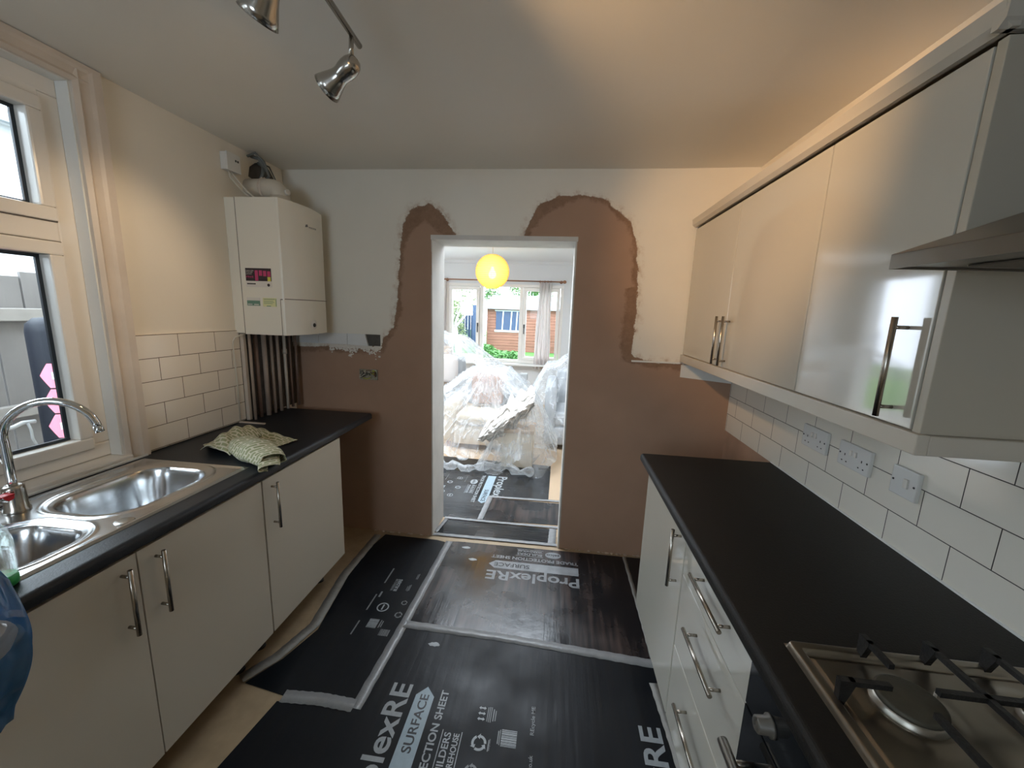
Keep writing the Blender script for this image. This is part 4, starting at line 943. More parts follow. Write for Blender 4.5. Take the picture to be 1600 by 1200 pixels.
# sockets
def plate(y0, y1, z0, z1, label, double):
    xs0 = XR - .0093; t = thing('double_socket' if double else 'cooker_switch', (xs0, (y0 + y1) / 2, (z0 + z1) / 2), label, 'socket' if double else 'switch')
    b = MB(); b.box(xs0 - .013, xs0, y0, y1, z0, z1, .003); b.build('faceplate', 'socket_white', t)
    xf_ = xs0 - .0135
    if double:
        for cy in ((y0 + y1) / 2 - .040, (y0 + y1) / 2 + .040):
            b = MB(); b.box(xf_, xf_ + .001, cy - .002, cy + .002, 1.119, 1.127); b.box(xf_, xf_ + .001, cy - .014, cy - .008, 1.097, 1.101); b.box(xf_, xf_ + .001, cy + .008, cy + .014, 1.097, 1.101); b.build('pin_holes', 'dark_plastic', t)
        for cy in ((y0 + y1) / 2 - .011, (y0 + y1) / 2 + .011):
            b = MB(); b.box(xf_ - .004, xf_ + .001, cy - .005, cy + .005, 1.128, 1.146, .0015); b.build('rocker', 'sticker_white', t)
    else:
        b = MB(); b.box(xf_ - .005, xf_ + .001, (y0 + y1) / 2 - .018, (y0 + y1) / 2 - .003, 1.110, 1.138, .0015); b.build('rocker', 'sticker_white', t)
    for cy in (y0 + .009, y1 - .009):
        b = MB(); b.cyl((xf_ - .0006, cy, (z0 + z1) / 2), (xf_ + .001, cy, (z0 + z1) / 2), .0032, seg=12); b.build('screw', 'dark_plastic', t)
plate(1.588, 1.738, 1.079, 1.168, 'white double socket farthest along the right tiled wall', True)
plate(1.372, 1.518, 1.081, 1.168, 'white double socket between the farthest socket and the single switch', True)
plate(1.193, 1.283, 1.079, 1.166, 'white single switch plate nearest the gas hob', False)

# ================================================================== CEILING SPOT BAR
sb = thing('spotlight_bar', (-.63, .75, H), 'brushed nickel ceiling bar with swivelling spotlights', 'ceiling light')
b = MB(); b.tube([(-.585, .18, 2.352), (-.60, .55, 2.352), (-.622, .95, 2.352), (-.640, 1.288, 2.352)], .0085, 14); b.build('bar', 'nickel', sb)
b = MB(); b.lathe([(.055, 0), (.055, -.016), (.045, -.022), (.010, -.024), (.010, -.060)], (-.606, .62, H - .004), (0, 0, 1), 28); b.build('ceiling_mount', 'nickel', sb)
def spot_head(y, aim, power, dz=-.082, col=(1, .70, .43), ang=64):
    x = -.585 - .055 * (y - .18) / 1.108
    piv = Vector((x - .006, y, 2.352 + dz)); d = (Vector(aim) - piv).normalized()
    b = MB(); b.cyl((x, y, 2.350), (x - .003, y, 2.350 + dz * .72), .0062, .0075, 12); b.build('stem', 'nickel', sb)
    b = MB(); b.lathe([(.002, -.028), (.014, -.025), (.022, -.017), (.0265, -.004), (.0275, .010), (.0265, .024), (.024, .036), (.0245, .046), (.029, .062), (.036, .082), (.0415, .100), (.0395, .100), (.034, .080), (.026, .060), (.020, .046), (.002, .044)], piv, d, 32, closed=False)
    hh = b.build('lamp_head', 'nickel', sb)
    b = MB(); b.lathe([(.002, .050), (.022, .052), (.027, .064), (.029, .070), (.002, .0715)], piv, d, 20, closed=False); b.build('bulb', 'spot_glow' if power else 'sticker_white', hh)
    if power:
        L = bpy.data.lights.new('spot_lamp', 'SPOT'); L.energy = power; L.color = col; L.spot_size = math.radians(ang); L.spot_blend = .85; L.shadow_soft_size = .022
        o = bpy.data.objects.new('spot_lamp', L); C.objects.link(o); o.parent = sb; o.matrix_parent_inverse = Matrix.Translation(-sb.location)
        o.location = piv + d * .103; o.rotation_euler = d.to_track_quat('-Z', 'Y').to_euler()
spot_head(1.235, (-1.787, 1.47, 1.64), 8.5, col=(1, .74, .48), ang=52)
spot_head(.90, (-.95, 1.02, 1.9), 0)
spot_head(.56, (.752, 1.84, 2.02), 38, col=(1, .60, .27), ang=54)
spot_head(.24, (.2, -1.2, 1.2), 3)

# ================================================================== FLOOR PROTECTION
BZ = .0032
def board(name, poly, m_, label, z0=.0005, z1=BZ):
    b = MB(); b.prism(poly, 2, z0, z1); t = thing(name, (sum(p[0] for p in poly) / len(poly), sum(p[1] for p in poly) / len(poly), 0), label, 'protection board', 'protection boards taped over the floors')
    b.build('board', m_, t); return t
A_ = board('protection_board', [(-1.04, 1.262), (-.715, 1.270), (-.700, 2.44), (-.76, 2.455), (-1.14, 2.46), (-1.17, 2.30), (-1.165, 2.0), (-1.105, 1.60), (-1.16, 1.42), (-1.235, 1.29)], 'board_black', 'narrow black protection board beside the left base cabinets')
B_ = board('protection_board', [(-.700, 1.70), (.525, 1.652), (.528, 1.90), (.60, 2.30), (.62, 2.475), (-.60, 2.462), (-.690, 2.452)], 'board_scuffed', 'scuffed black protection board with upside-down lettering before the doorway')
C_ = board('protection_board', [(-1.08, .3), (.525, .3), (.525, 1.20), (.525, 1.640), (-.690, 1.690), (-.712, 1.255), (-1.05, 1.236), (-1.10, .9)], 'board_black', 'large black protection board nearest the camera with big lettering')
T_ = board('protection_board', [(-.792, 2.545), (.052, 2.545), (.062, 2.735), (-.775, 2.742)], 'board_far', 'black protection strip lying across the doorway threshold')
E_ = board('protection_board', [(-1.45, 2.79), (-.545, 2.765), (-.525, 3.17), (-.01, 3.215), (-.005, 3.98), (-1.45, 4.05)], 'board_far', 'black protection board with white icons running under the plastic sheeting', .0005, .0026)
F_ = board('protection_board', [(-.500, 2.775), (.074, 2.80), (.09, 3.15), (-.485, 3.145)], 'board_scuffed', 'short scuffed black protection board beyond the threshold on the right', .0028, .0042)
for z_, (nm, pts, wd, lab, m_) in enumerate([
    ('left', [(-.674, 2.452), (-.700, 1.70), (-.724, 1.252)], .023, 'silver tape strip along the joint beside the narrow left board', 'tape'),
    ('cross', [(-.700, 1.698), (-.2, 1.690), (.225, 1.665), (.515, 1.646)], .024, 'silver tape strip crossing the floor in front of the scuffed board', 'tape'),
    ('near', [(-1.040, 1.258), (-.88, 1.268), (-.735, 1.262)], .027, 'short silver tape strip at the near end of the narrow left board', 'tape'),
    ('edge', [(.513, 2.47), (.520, 2.0), (.522, 1.66)], .012, 'grey tape strip along the right base cabinets beyond the cross tape', 'tape_dull'),
    ('edge2', [(.497, 1.545), (.515, 1.3), (.535, .9)], .020, 'grey tape strip along the right base cabinets near the drawers', 'tape_dull'),
    ('sill', [(-.808, 2.522), (-.4, 2.526), (.066, 2.530)], .017, 'white tape strip at the near edge of the doorway threshold', 'tape'),
    ('sill2', [(-.795, 2.757), (-.4, 2.755), (.074, 2.760)], .015, 'white tape strip at the far edge of the doorway threshold', 'tape'),
    ('sillr', [(.030, 2.545), (.037, 2.735)], .026, 'white tape patch at the right end of the threshold board', 'tape'),
    ('silll', [(-.800, 2.55), (-.775, 2.735)], .014, 'white tape patch at the left end of the threshold board', 'tape'),
    ('far', [(-.522, 2.775), (-.507, 3.17)], .022, 'silver tape strip between the two boards beyond the threshold', 'tape'),
    ('far2', [(-.52, 3.165), (.09, 3.185)], .016, 'silver tape strip across the far end of the short scuffed board', 'tape'),
    ('skirt', [(-1.185, 2.44), (-1.19, 2.0), (-1.135, 1.62), (-1.19, 1.42), (-1.262, 1.30)], .026, 'dull tape along the curled left edge of the narrow board', 'tape_dull')]):
    b = MB(); P = [Vector((*p, 0)) for p in pts]; dense = []
    for i in range(len(P) - 1):
        for k in range(12): dense.append(P[i].lerp(P[i + 1], k / 12))
    dense.append(P[-1]); zt = .0040 + .0004 * z_; L_, R2 = [], []
    for i, p in enumerate(dense):
        d = (dense[min(i + 1, len(dense) - 1)] - dense[max(i - 1, 0)]).normalized(); s_ = Vector((-d.y, d.x, 0)); wv = .0015 * math.sin(i * 2.3 + z_); hz = .0006 * math.sin(i * 1.7)
        L_.append(p + s_ * (wd + wv)); R2.append(p - s_ * (wd - wv)); L_[-1].z = R2[-1].z = zt + abs(hz)
    va = [b.bm.verts.new(p) for p in L_]; vb = [b.bm.verts.new(p) for p in R2]
    for i in range(len(va) - 1): f = b.bm.faces.new((va[i], va[i + 1], vb[i + 1], vb[i])); f.smooth = True
    va2 = [b.bm.verts.new(p - Vector((0, 0, .0006))) for p in L_]; vb2 = [b.bm.verts.new(p - Vector((0, 0, .0006))) for p in R2]
    for i in range(len(va) - 1):
        b.bm.faces.new((va2[i], vb2[i], vb2[i + 1], va2[i + 1])); b.bm.faces.new((va[i], va2[i], va2[i + 1], va[i + 1])); b.bm.faces.new((vb[i], vb[i + 1], vb2[i + 1], vb2[i]))
    tag(b.build('tape_strip', m_), lab, 'tape', 'tape strips over the floor boards')

ZP = BZ + .0004; ZE = .0029
def logo(parent, o, r, u, full=True, big='print_grey', bandm='print_band', parts=('word', 'band', 'line', 'box')):
    """the printed mark: word, arrow band, line below, shop box. o = left end of the word's baseline, r = reading direction, u = letters' up"""
    o, r, u = Vector((*o, 0)), Vector((*r, 0)), Vector((*u, 0))
    def at(a, c): p = o + r * a + u * c; return (p.x, p.y, ZP)
    if 'word' in parts: put_text('lettering', 'ProplexRE', .085, at(0, 0), r, u, big, parent, .0022, .565)
    if 'band' in parts:
        b = MB(); P = [at(0, -.105)[:2], at(.525, -.105)[:2], at(.565, -.0665)[:2], at(.525, -.028)[:2], at(0, -.028)[:2]]; b.prism(P, 2, ZP - .0003, ZP); b.build('printed_arrow', bandm, parent)
        me_at = at(.305, -.083); put_text('lettering', 'SURFACE', .036, (me_at[0], me_at[1], ZP + .0003), r, u, 'print_black', parent, .0008, .225)
    if 'line' in parts: put_text('lettering', 'TRADE PROTECTION SHEET', .030, at(0, -.160), r, u, big, parent, .0009, .560)
    if 'box' in parts:
        b = MB()
        for c in (-.178, -.252): b.prism([at(.225, c)[:2], at(.405, c)[:2], at(.405, c - .003)[:2], at(.225, c - .003)[:2]], 2, ZP - .0003, ZP)
        b.build('printed_rule', big, parent)
        put_text('lettering', 'BUILDERS', .026, at(.232, -.213), r, u, big, parent, .0006, .165); put_text('lettering', 'WAREHOUSE', .022, at(.232, -.245), r, u, big, parent, .0006, .165)
        b = MB(); c = Vector(at(.16, -.215)); b.prism([tuple((c + r * .052 * math.cos(a) + u * .034 * math.sin(a))[:2]) for a in [2 * PI * k / 28 for k in range(28)]], 2, ZP - .0003, ZP); b.build('printed_oval', big, parent)
        pp = at(.118, -.226); put_text('lettering', 'selco', .026, (pp[0], pp[1], ZP + .0004), r, u, 'print_black', parent, .0006, .084)
def icon_arrows(parent, c, s, m_):
    """three arrows chasing round a circle"""
    b = MB()
    for k in range(3):
        a0 = k * 2 * PI / 3; N = 8; A = [(c[0] + s * math.cos(a0 + 1.5 * i / N), c[1] + s * math.sin(a0 + 1.5 * i / N)) for i in range(N + 1)]; B = [(c[0] + s * .68 * math.cos(a0 + 1.5 * i / N), c[1] + s * .68 * math.sin(a0 + 1.5 * i / N)) for i in range(N + 1)]
        b.prism(A + B[::-1], 2, ZP - .0003, ZP); e = a0 + 1.5
        b.prism([(c[0] + s * 1.2 * math.cos(e), c[1] + s * 1.2 * math.sin(e)), (c[0] + s * .84 * math.cos(e + .5), c[1] + s * .84 * math.sin(e + .5)), (c[0] + s * .48 * math.cos(e), c[1] + s * .48 * math.sin(e))], 2, ZP - .0003, ZP)
    b.build('printed_icon', m_, parent)
def icon_ring(parent, c, s, m_):
    b = MB(); N = 24
    for i in range(N):
        a, a2 = 2 * PI * i / N, 2 * PI * (i + 1) / N
        b.prism([(c[0] + s * math.cos(a), c[1] + s * math.sin(a)), (c[0] + s * math.cos(a2), c[1] + s * math.sin(a2)), (c[0] + s * .8 * math.cos(a2), c[1] + s * .8 * math.sin(a2)), (c[0] + s * .8 * math.cos(a), c[1] + s * .8 * math.sin(a))], 2, ZP - .0003, ZP)
    b.prism([(c[0] - s * .12, c[1] - s * .6), (c[0] + s * .12, c[1] - s * .6), (c[0] + s * .12, c[1] + s * .6), (c[0] - s * .12, c[1] + s * .6)], 2, ZP - .0003, ZP)
    b.build('printed_icon', m_, parent)
def barcode(parent, x0, x1, y0, y1, m_, along='x'):
    b = MB(); rnd = random.Random(4); t = 0
    L_ = (x1 - x0) if along == 'x' else (y1 - y0)
    while t < L_:
        wd = rnd.choice((.0015, .003, .0045)); 
        if along == 'x': b.prism([(x0 + t, y0), (min(x1, x0 + t + wd), y0), (min(x1, x0 + t + wd), y1), (x0 + t, y1)], 2, ZP - .0003, ZP)
        else: b.prism([(x0, y0 + t), (x1, y0 + t), (x1, min(y1, y0 + t + wd)), (x0, min(y1, y0 + t + wd))], 2, ZP - .0003, ZP)
        t += wd + rnd.choice((.0012, .002))
    b.build('printed_barcode', m_, parent)
def bars(parent, rects, m_, nm='printed_line'):
    for x0, x1, y0, y1 in rects:
        b = MB(); b.prism([(x0, y0), (x1, y0), (x1, y1), (x0, y1)], 2, ZP - .0003, ZP); b.build(nm, m_, parent)
UPY, LEFT, RIGHT, DOWN = (0, 1), (-1, 0), (1, 0), (0, -1)
# near board: reads away from the camera, tops to the left
logo(C_, (-.535, .820), UPY, LEFT)
put_text('lettering', 'ProplexRE', .085, (.474, .785, ZP), (0, 1, 0), (-1, 0, 0), 'print_grey', C_, .0022, .565)
icon_arrows(C_, (-.212, 1.197), .028, 'print_grey'); icon_arrows(C_, (-.222, 1.10), .024, 'print_dim')
b = MB()
for k in range(3):
    yk = 1.285 + k * .022; b.prism([(-.236, yk), (-.228, yk + .007), (-.228, yk + .003), (-.214, yk + .003), (-.214, yk + .007), (-.206, yk), (-.214, yk - .007), (-.214, yk - .003), (-.228, yk - .003), (-.228, yk - .007)], 2, ZP - .0003, ZP)
b.build('printed_icon', 'print_grey', C_)
bars(C_, [(-.199, -.196, 1.278, 1.335), (-.192, -.189, 1.276, 1.337), (-.185, -.182, 1.276, 1.337), (-.176, -.172, 1.282, 1.330), (-.167, -.164, 1.284, 1.325), (-.178, -.174, 1.172, 1.212)], 'print_dim')
barcode(C_, -.132, -.074, 1.197, 1.258, 'print_grey', 'y'); bars(C_, [(-.146, -.142, 1.203, 1.250), (-.139, -.136, 1.200, 1.255)], 'print_dim')
put_text('lettering', 'REcycle ME', .015, (-.011, 1.252, ZP), (0, 1, 0), (-1, 0, 0), 'print_dim', C_, .0003, .112)
put_text('lettering', 'www.proplex.co.uk', .015, (-.011, 1.010, ZP), (0, 1, 0), (-1, 0, 0), 'print_dim', C_, .0003, .172)
put_text('lettering', 'Recyclable', .007, (-.170, 1.176, ZP), (0, 1, 0), (-1, 0, 0), 'print_dim', C_, 0, .04)
# board before the doorway: reads from the far room
logo(B_, (.203, 2.192), LEFT, DOWN, big='print_worn', bandm='print_worn')
# narrow left board: icons only
bars(A_, [(-.932, -.924, 1.976, 2.110), (-.935, -.928, 1.760, 1.880), (-.935, -.928, 1.596, 1.686)], 'print_dim'); bars(A_, [(-.915, -.905, 1.862, 1.905)], 'print_dim')
put_text('lettering', 'BUILDERS', .020, (-.835, 1.92, ZP), (0, 1, 0), (-1, 0, 0), 'print_grey', A_, .0006, .10); put_text('lettering', 'WAREHOUSE', .016, (-.858, 1.92, ZP), (0, 1, 0), (-1, 0, 0), 'print_dim', A_, .0004, .10)
icon_ring(A_, (-.855, 1.792), .032, 'print_grey'); barcode(A_, -.882, -.832, 1.650, 1.708, 'print_grey', 'y'); bars(A_, [(-.822, -.817, 1.655, 1.705), (-.812, -.807, 1.660, 1.700), (-.755, -.751, 2.035, 2.085), (-.762, -.759, 2.035, 2.08), (-.770, -.766, 1.935, 1.985), (-.777, -.773, 1.93, 1.98), (-.785, -.782, 1.935, 1.97)], 'print_dim')
icon_arrows(A_, (-.752, 1.752), .020, 'print_dim'); icon_arrows(A_, (-.755, 1.840), .016, 'print_dim')
barcode(A_, -.800, -.752, 1.610, 1.650, 'print_dim', 'x')
ZP = .0030
# board in the far room: reads towards the camera, tops to the right
logo(E_, (-.497, 3.605), DOWN, RIGHT, parts=('word', 'band', 'line', 'box'))
for q, (x_, y_) in enumerate(((-.86, 3.50), (-.83, 3.30), (-.86, 3.14), (-.93, 3.40), (-.95, 3.20), (-.93, 3.05))):
    (icon_arrows if q % 2 else icon_ring)(E_, (x_, y_), .026, 'print_grey')
barcode(E_, -1.0, -.95, 3.26, 3.32, 'print_grey', 'y'); bars(E_, [(-.80, -.795, 3.43, 3.56), (-.99, -.985, 3.44, 3.58)], 'print_dim')
ZP = BZ + .0004
# dried splashes on the boards
random.seed(9)
for (x_, y_) in ((-.47, 2.28), (-.51, 1.60), (-.54, 2.40)):
    b = MB(); P = [(x_ + .022 * math.cos(a) * (1 + .5 * random.random()), y_ + .010 * math.sin(a) * (1 + .5 * random.random())) for a in [2 * PI * k / 14 for k in range(14)]]; b.prism(P, 2, BZ + .0001, BZ + .0008)
    tag(b.build('plaster_splash', 'print_grey'), {2.28: 'small white plaster splash beside the upside-down lettering', 1.6: 'small white plaster splash just in front of the cross tape', 2.4: 'small white plaster splash close to the doorway threshold'}[y_], 'splash')

# ================================================================== FURNITURE UNDER PLASTIC
def soft_box(parent, name, x0, x1, y0, y1, z0, z1, m_, bev=.05):
    b = MB(); b.box(x0, x1, y0, y1, z0, z1, min(bev, (z1 - z0) * .45, (x1 - x0) * .45, (y1 - y0) * .45)); o = b.build(name, m_, parent)
    for f in o.data.polygons: f.use_smooth = True
    md = o.modifiers.new('smooth', 'SUBSURF'); md.levels = 1; md.render_levels = 1; return o
ac = thing('armchair', (-.80, 4.65, 0), 'cream armchair facing the doorway under clear plastic', 'armchair')
soft_box(ac, 'seat', -1.12, -.48, 4.25, 4.80, .30, .43, 'sofa_cream'); soft_box(ac, 'base', -1.14, -.46, 4.28, 5.0, .06, .30, 'sofa_cream', .03)
soft_box(ac, 'backrest', -1.12, -.50, 4.80, 5.02, .40, .80, 'sofa_grey', .08)
soft_box(ac, 'armrest', -1.28, -1.13, 4.32, 4.95, .06, .56, 'sofa_cream'); soft_box(ac, 'armrest', -.48, -.36, 4.32, 4.95, .06, .52, 'sofa_cream')
for x in (-1.22, -.42):
    for y in (4.38, 4.9): box(x - .02, x + .02, y - .02, y + .02, 0, .07, .004).build('leg', 'wood_rod', ac)
tag(soft_box(None, 'cushion', -1.02, -.62, 4.62, 4.76, .46, .84, 'cushion_brown', .06), 'brown cushion leaning on the armchair back under plastic', 'cushion')
sf = thing('sofa', (-1.75, 5.2, 0), 'grey sofa stacked behind the armchair under plastic', 'sofa')
soft_box(sf, 'base', -2.3, -1.30, 4.9, 5.7, .08, .42, 'sofa_grey'); soft_box(sf, 'backrest', -2.3, -1.32, 5.5, 5.75, .40, .95, 'sofa_grey', .08); soft_box(sf, 'armrest', -1.46, -1.30, 4.9, 5.5, .42, .62, 'sofa_grey')
tag(soft_box(None, 'cushion', -1.78, -1.32, 5.02, 5.30, .62, 1.00, 'curtain', .09), 'pale pillow standing on the grey sofa under plastic', 'cushion')
tag(box(-1.86, -1.475, 5.32, 5.48, .43, 1.08, .01).build('moving_box', 'cardboard'), 'brown cardboard panel upright behind the pale pillow under plastic', 'box')
a2 = thing('armchair', (.28, 4.9, 0), 'grey armchair at the right under milky plastic beside the curtain', 'armchair')
soft_box(a2, 'seat', .00, .62, 4.50, 5.10, .28, .46, 'sofa_grey'); soft_box(a2, 'backrest', .00, .62, 5.12, 5.32, .28, .88, 'sofa_grey', .07); soft_box(a2, 'armrest', -.12, .02, 4.48, 5.30, .05, .78, 'sofa_grey'); soft_box(a2, 'base', .0, .62, 4.5, 5.3, .05, .28, 'sofa_grey', .03)
cb_ = thing('storage_box', (-.38, 4.02, 0), 'beige storage box under the nearest plastic in front of the armchair', 'box')
box(-.52, -.20, 3.86, 4.18, .003, .40, .012).build('box_body', 'sofa_cream', cb_); box(-.53, -.19, 3.85, 4.19, .37, .41, .008).build('lid', 'cardboard', cb_)
tag(box(-.50, -.40, 5.45, 5.55, 0, .74, .01).build('table_post', 'shed_trim'), 'pale post showing between the two covered armchairs', 'post')

def hfun(blobs, nz, seed, foot):
    cx = sum((q[0] + q[1]) / 2 for q in blobs) / len(blobs); cy = sum((q[2] + q[3]) / 2 for q in blobs) / len(blobs); hm = max(q[4] for q in blobs)
    def h(x, y):
        acc = 0; n0 = noise.noise(Vector((x * 2.2, y * 2.2, seed)))
        for (x0, x1, y0, y1, hh, slope) in blobs:
            dx = max(x0 - x, 0, x - x1); dy = max(y0 - y, 0, y - y1); d = math.hypot(dx, dy)
            v = max(0, hh - slope * d * (1 - .28 * min(1, d))); acc += v ** 9
        z = acc ** (1 / 9)
        a = math.atan2(y - cy, x - cx); rr = math.hypot(x - cx, y - cy)
        f1 = 1 - abs(noise.noise(Vector((math.cos(a) * 3.2 + n0 * .5, math.sin(a) * 3.2, seed + rr * .5)))) * 2      # folds running downhill
        f2 = 1 - abs(noise.noise(Vector((math.cos(a) * 8, math.sin(a) * 8 + n0, seed + 5 + rr * .8)))) * 2
        f3 = 1 - abs(noise.noise(Vector((x * 9 + n0 * 2, y * 7, seed + 9)))) * 2
        k = min(1, z / .2 + .2) * (1 - .6 * ss((z - hm + .12) / .12))
        return max(foot, z + nz * (k * (1.3 * max(0, f1) ** 3 + .6 * max(0, f2) ** 4) + .30 * max(0, f3) ** 5 + .35 * n0))
    return h
def sheet(label, x0, x1, y0, y1, h, ragged, n=(150, 150), edge=None):
    b = MB()
    def fn(u, v):
        x = x0 + u * (x1 - x0); y = y0 + v * (y1 - y0)
        if edge: y = max(y, edge(x) + .0) if v < .001 else edge(x) + v * (y1 - edge(x))
        return (x, y, h(x, y))
    b.grid(n[0], n[1], fn); o = b.build('plastic_sheet', 'dust_film'); return tag(o, label, 'plastic sheet')
blobsA = [(-1.30, -.34, 4.28, 5.05, .60, 1.0), (-1.04, -.58, 4.58, 5.04, .88, 1.25), (-1.20, -.45, 4.22, 4.8, .47, 1.0)]
hA = hfun(blobsA, .045, 1, .006)
def edgeA(x): return 3.72 + .05 * math.sin(x * 9) + .05 * noise.noise(Vector((x * 7, 0, 3)))
sheet('clear plastic dust sheet draped over the cream armchair', -1.62, -.30, 3.7, 5.3, hA, 0, (170, 190), edgeA)
blobsB = [(-2.35, -1.28, 4.95, 5.75, 1.06, .9), (-1.80, -1.30, 5.0, 5.5, 1.16, .85), (-2.3, -1.7, 5.2, 5.7, 1.22, .8)]
hB = hfun(blobsB, .04, 7, .006)
sheet('plastic dust sheet sloping down from the covered sofa on the left', -2.4, -.45, 4.7, 6.0, hB, 0, (170, 120))
blobsC = [(-.12, .66, 4.46, 5.34, .94, 2.1), (.10, .66, 4.6, 5.3, .98, 1.9)]
hC = hfun(blobsC, .045, 13, .006)
def edgeC(x): return 4.00 + .05 * math.sin(x * 9 + 1) + (x + .1) * .25
sheet('milky plastic dust sheet over the covered armchair on the right', -.60, .80, 4.0, 5.6, hC, 0, (130, 150), edgeC)
blobsD = [(-.53, -.19, 3.86, 4.18, .44, 2.1), (-.34, -.20, 4.0, 4.15, .74, 2.3)]
hD = hfun(blobsD, .035, 19, .008)
def edgeD(x): return 3.66 + .035 * math.sin(x * 14) + .9 * max(0, x + .12) + .5 * max(0, -.62 - x)
sheet('bunched plastic sheet over the storage box nearest the doorway', -.78, .05, 3.6, 4.6, hD, 0, (140, 150), edgeD)
# folded hem roll of plastic at the foot of the armchair sheet
b = MB(); P = [(-1.50 + i * .052, edgeA(-1.50 + i * .052) + .02 * math.sin(i * 1.9), .040 + .018 * math.sin(i * 1.3)) for i in range(26)]
b.tube(P, [.034 + .014 * math.sin(i * 2.1) + .008 * random.random() for i in range(26)], 12)
for v in b.bm.verts: v.co.z = max(.008, v.co.z + .012 * noise.noise(v.co * 18))
tag(b.build('plastic_hem', 'dust_film'), 'rolled-up plastic hem lying on the floor board by the doorway', 'plastic sheet')
# crumpled white dust cloth on top of the box
b = MB()
def cloth(u, v):
    x = -.735 + u * .535; base = .345 + .385 * u ** 1.15; half = .03 + .15 * math.sin(PI * min(1, .10 + u * .78))
    t = (v - .5) * 2; n_ = noise.noise(Vector((u * 4, v * 3, 8))); r_ = 1 - abs(noise.noise(Vector((u * 7 + n_, v * 5, 2)))) * 2; r2 = 1 - abs(noise.noise(Vector((u * 16, v * 12 + n_, 5)))) * 2
    edge = 1 + .30 * noise.noise(Vector((u * 9, 0 if t < 0 else 5, 1))) + .12 * math.sin(u * 31)
    z = base + half * t * edge + .02 * n_
    y = 3.90 - .13 * (1 - abs(t)) ** .8 + .16 * max(0, t) - .050 * max(0, r_) ** 2 - .018 * max(0, r2) ** 3 + .05 * n_ + .10 * u
    return (x + .03 * n_ + .03 * t * (1 - u), y, z)
b.grid(110, 70, cloth); tag(b.build('dust_cloth', 'paper', solid=.003), 'crumpled white cloth bunched on top of the nearest plastic heap', 'cloth')

# ================================================================== OUTSIDE THE KITCHEN WINDOW
struct(MB().box(-12, XL - .27, -6, 6.0, -.30, -.22), 'ground', 'patio')
fn_ = thing('fence_panel', (-3.2, 1.2, -.22), 'weathered grey board fence just outside the kitchen window', 'fence')
b = MB(); y = -2.5; random.seed(21)
while y < 4.6:
    wd = .148; b.box(-3.235 + random.uniform(-.003, .003), -3.215, y, y + wd - .009, -.2, 1.70 + random.uniform(-.012, .02), .003); y += wd
b.build('boards', 'fence_wood', fn_)
for z in (.86, 1.43):
    b = MB(); b.box(-3.215, -3.165, -2.5, 4.6, z, z + .075, .006); b.build('rail', 'fence_rail', fn_)
b = MB(); b.box(-3.27, -3.17, 3.4, 3.5, -.22, 1.72, .006); b.build('post', 'fence_rail', fn_)
pb = thing('punch_bag', (-2.6, 1.80, -.22), 'black punch bag with pink hexagons standing outside the window', 'punch bag')
b = MB(); r = .115; b.lathe([(.08, 0), (r, .02), (r, 1.62), (r * .95, 1.66), (r * .7, 1.69), (0, 1.70)], (-2.6, 1.80, -.22), (0, 0, 1), 28); b.build('bag_body', 'vinyl_black', pb)
for k in range(5):
    zc = 1.185 - k * .132; b = MB(); A0 = -.80; hr = .072
    rings = []
    for lv in range(1, 5):
        ring = []
        for q in range(6):
            a1, a2 = q * PI / 3, (q + 1) * PI / 3
            for s_ in range(5):
                t = s_ / 5; uu = (math.cos(a1) * (1 - t) + math.cos(a2) * t) * hr * lv / 4; vv = (math.sin(a1) * (1 - t) + math.sin(a2) * t) * hr * lv / 4; aa = A0 + uu / r
                ring.append(b.bm.verts.new((-2.6 + (r + .002) * math.cos(aa), 1.80 + (r + .002) * math.sin(aa), zc + vv)))
        rings.append(ring)
    cen = b.bm.verts.new((-2.6 + (r + .002) * math.cos(A0), 1.80 + (r + .002) * math.sin(A0), zc))
    for i in range(30):
        b.bm.faces.new((cen, rings[0][i], rings[0][(i + 1) % 30]))
        for R1, R2_ in zip(rings, rings[1:]): b.bm.faces.new((R1[i], R2_[i], R2_[(i + 1) % 30], R1[(i + 1) % 30]))
    hx = b.build('hexagon_target', 'hex_pink', pb)
    b = MB(); G = [[(-2.6 + (r + .004) * math.cos(A0 - .20 + .10 * i), 1.80 + (r + .004) * math.sin(A0 - .20 + .10 * i), zc - .018 + .018 * j) for j in range(3)] for i in range(4)]
    for i in range(3):
        for j in range(2): b.quad([G[i][j], G[i + 1][j], G[i + 1][j + 1], G[i][j + 1]])
    b.build('hexagon_label', 'hex_label', hx)
gh = thing('bicycle', (-2.35, 1.35, -.22), 'grey bicycle handlebar showing low outside the kitchen window', 'bicycle')
b = MB(); b.tube([(-2.33, 1.18, 1.03), (-2.35, 1.30, 1.010), (-2.35, 1.41, 1.010), (-2.35, 1.445, 1.022), (-2.35, 1.487, 1.018)], .009, 10); b.build('handlebar', 'plastic_grey', gh)
b = MB(); b.tube([(-2.34, 1.455, 1.018), (-2.34, 1.462, .985), (-2.34, 1.462, .945), (-2.345, 1.475, .91)], .005, 8); b.build('brake_lever', 'plastic_grey', gh)
b = MB(); b.tube([(-2.35, 1.30, 1.01), (-2.37, 1.28, .60), (-2.38, 1.22, .10), (-2.38, 1.18, -.20)], .018, 10); b.build('bicycle_fork', 'plastic_grey', gh)
nb = thing('neighbour_house', (-6.5, 3, -.22), 'pale neighbouring house with a dark eave above the fence', 'house')
b = MB(); b.box(-8.5, -6.2, -3, 9.5, -.22, 3.42); b.build('wall', 'neighbour_render', nb)
b = MB(); b.prism([(-5.95, 3.42), (-5.95, 3.52), (-8.7, 4.3), (-8.7, 3.42)], 1, -3.2, 9.7); b.build('roof', 'neighbour_render', nb)
b = MB(); b.box(-5.98, -5.90, -3.2, 9.7, 3.38, 3.48); b.build('gutter', 'roof_slate', nb)
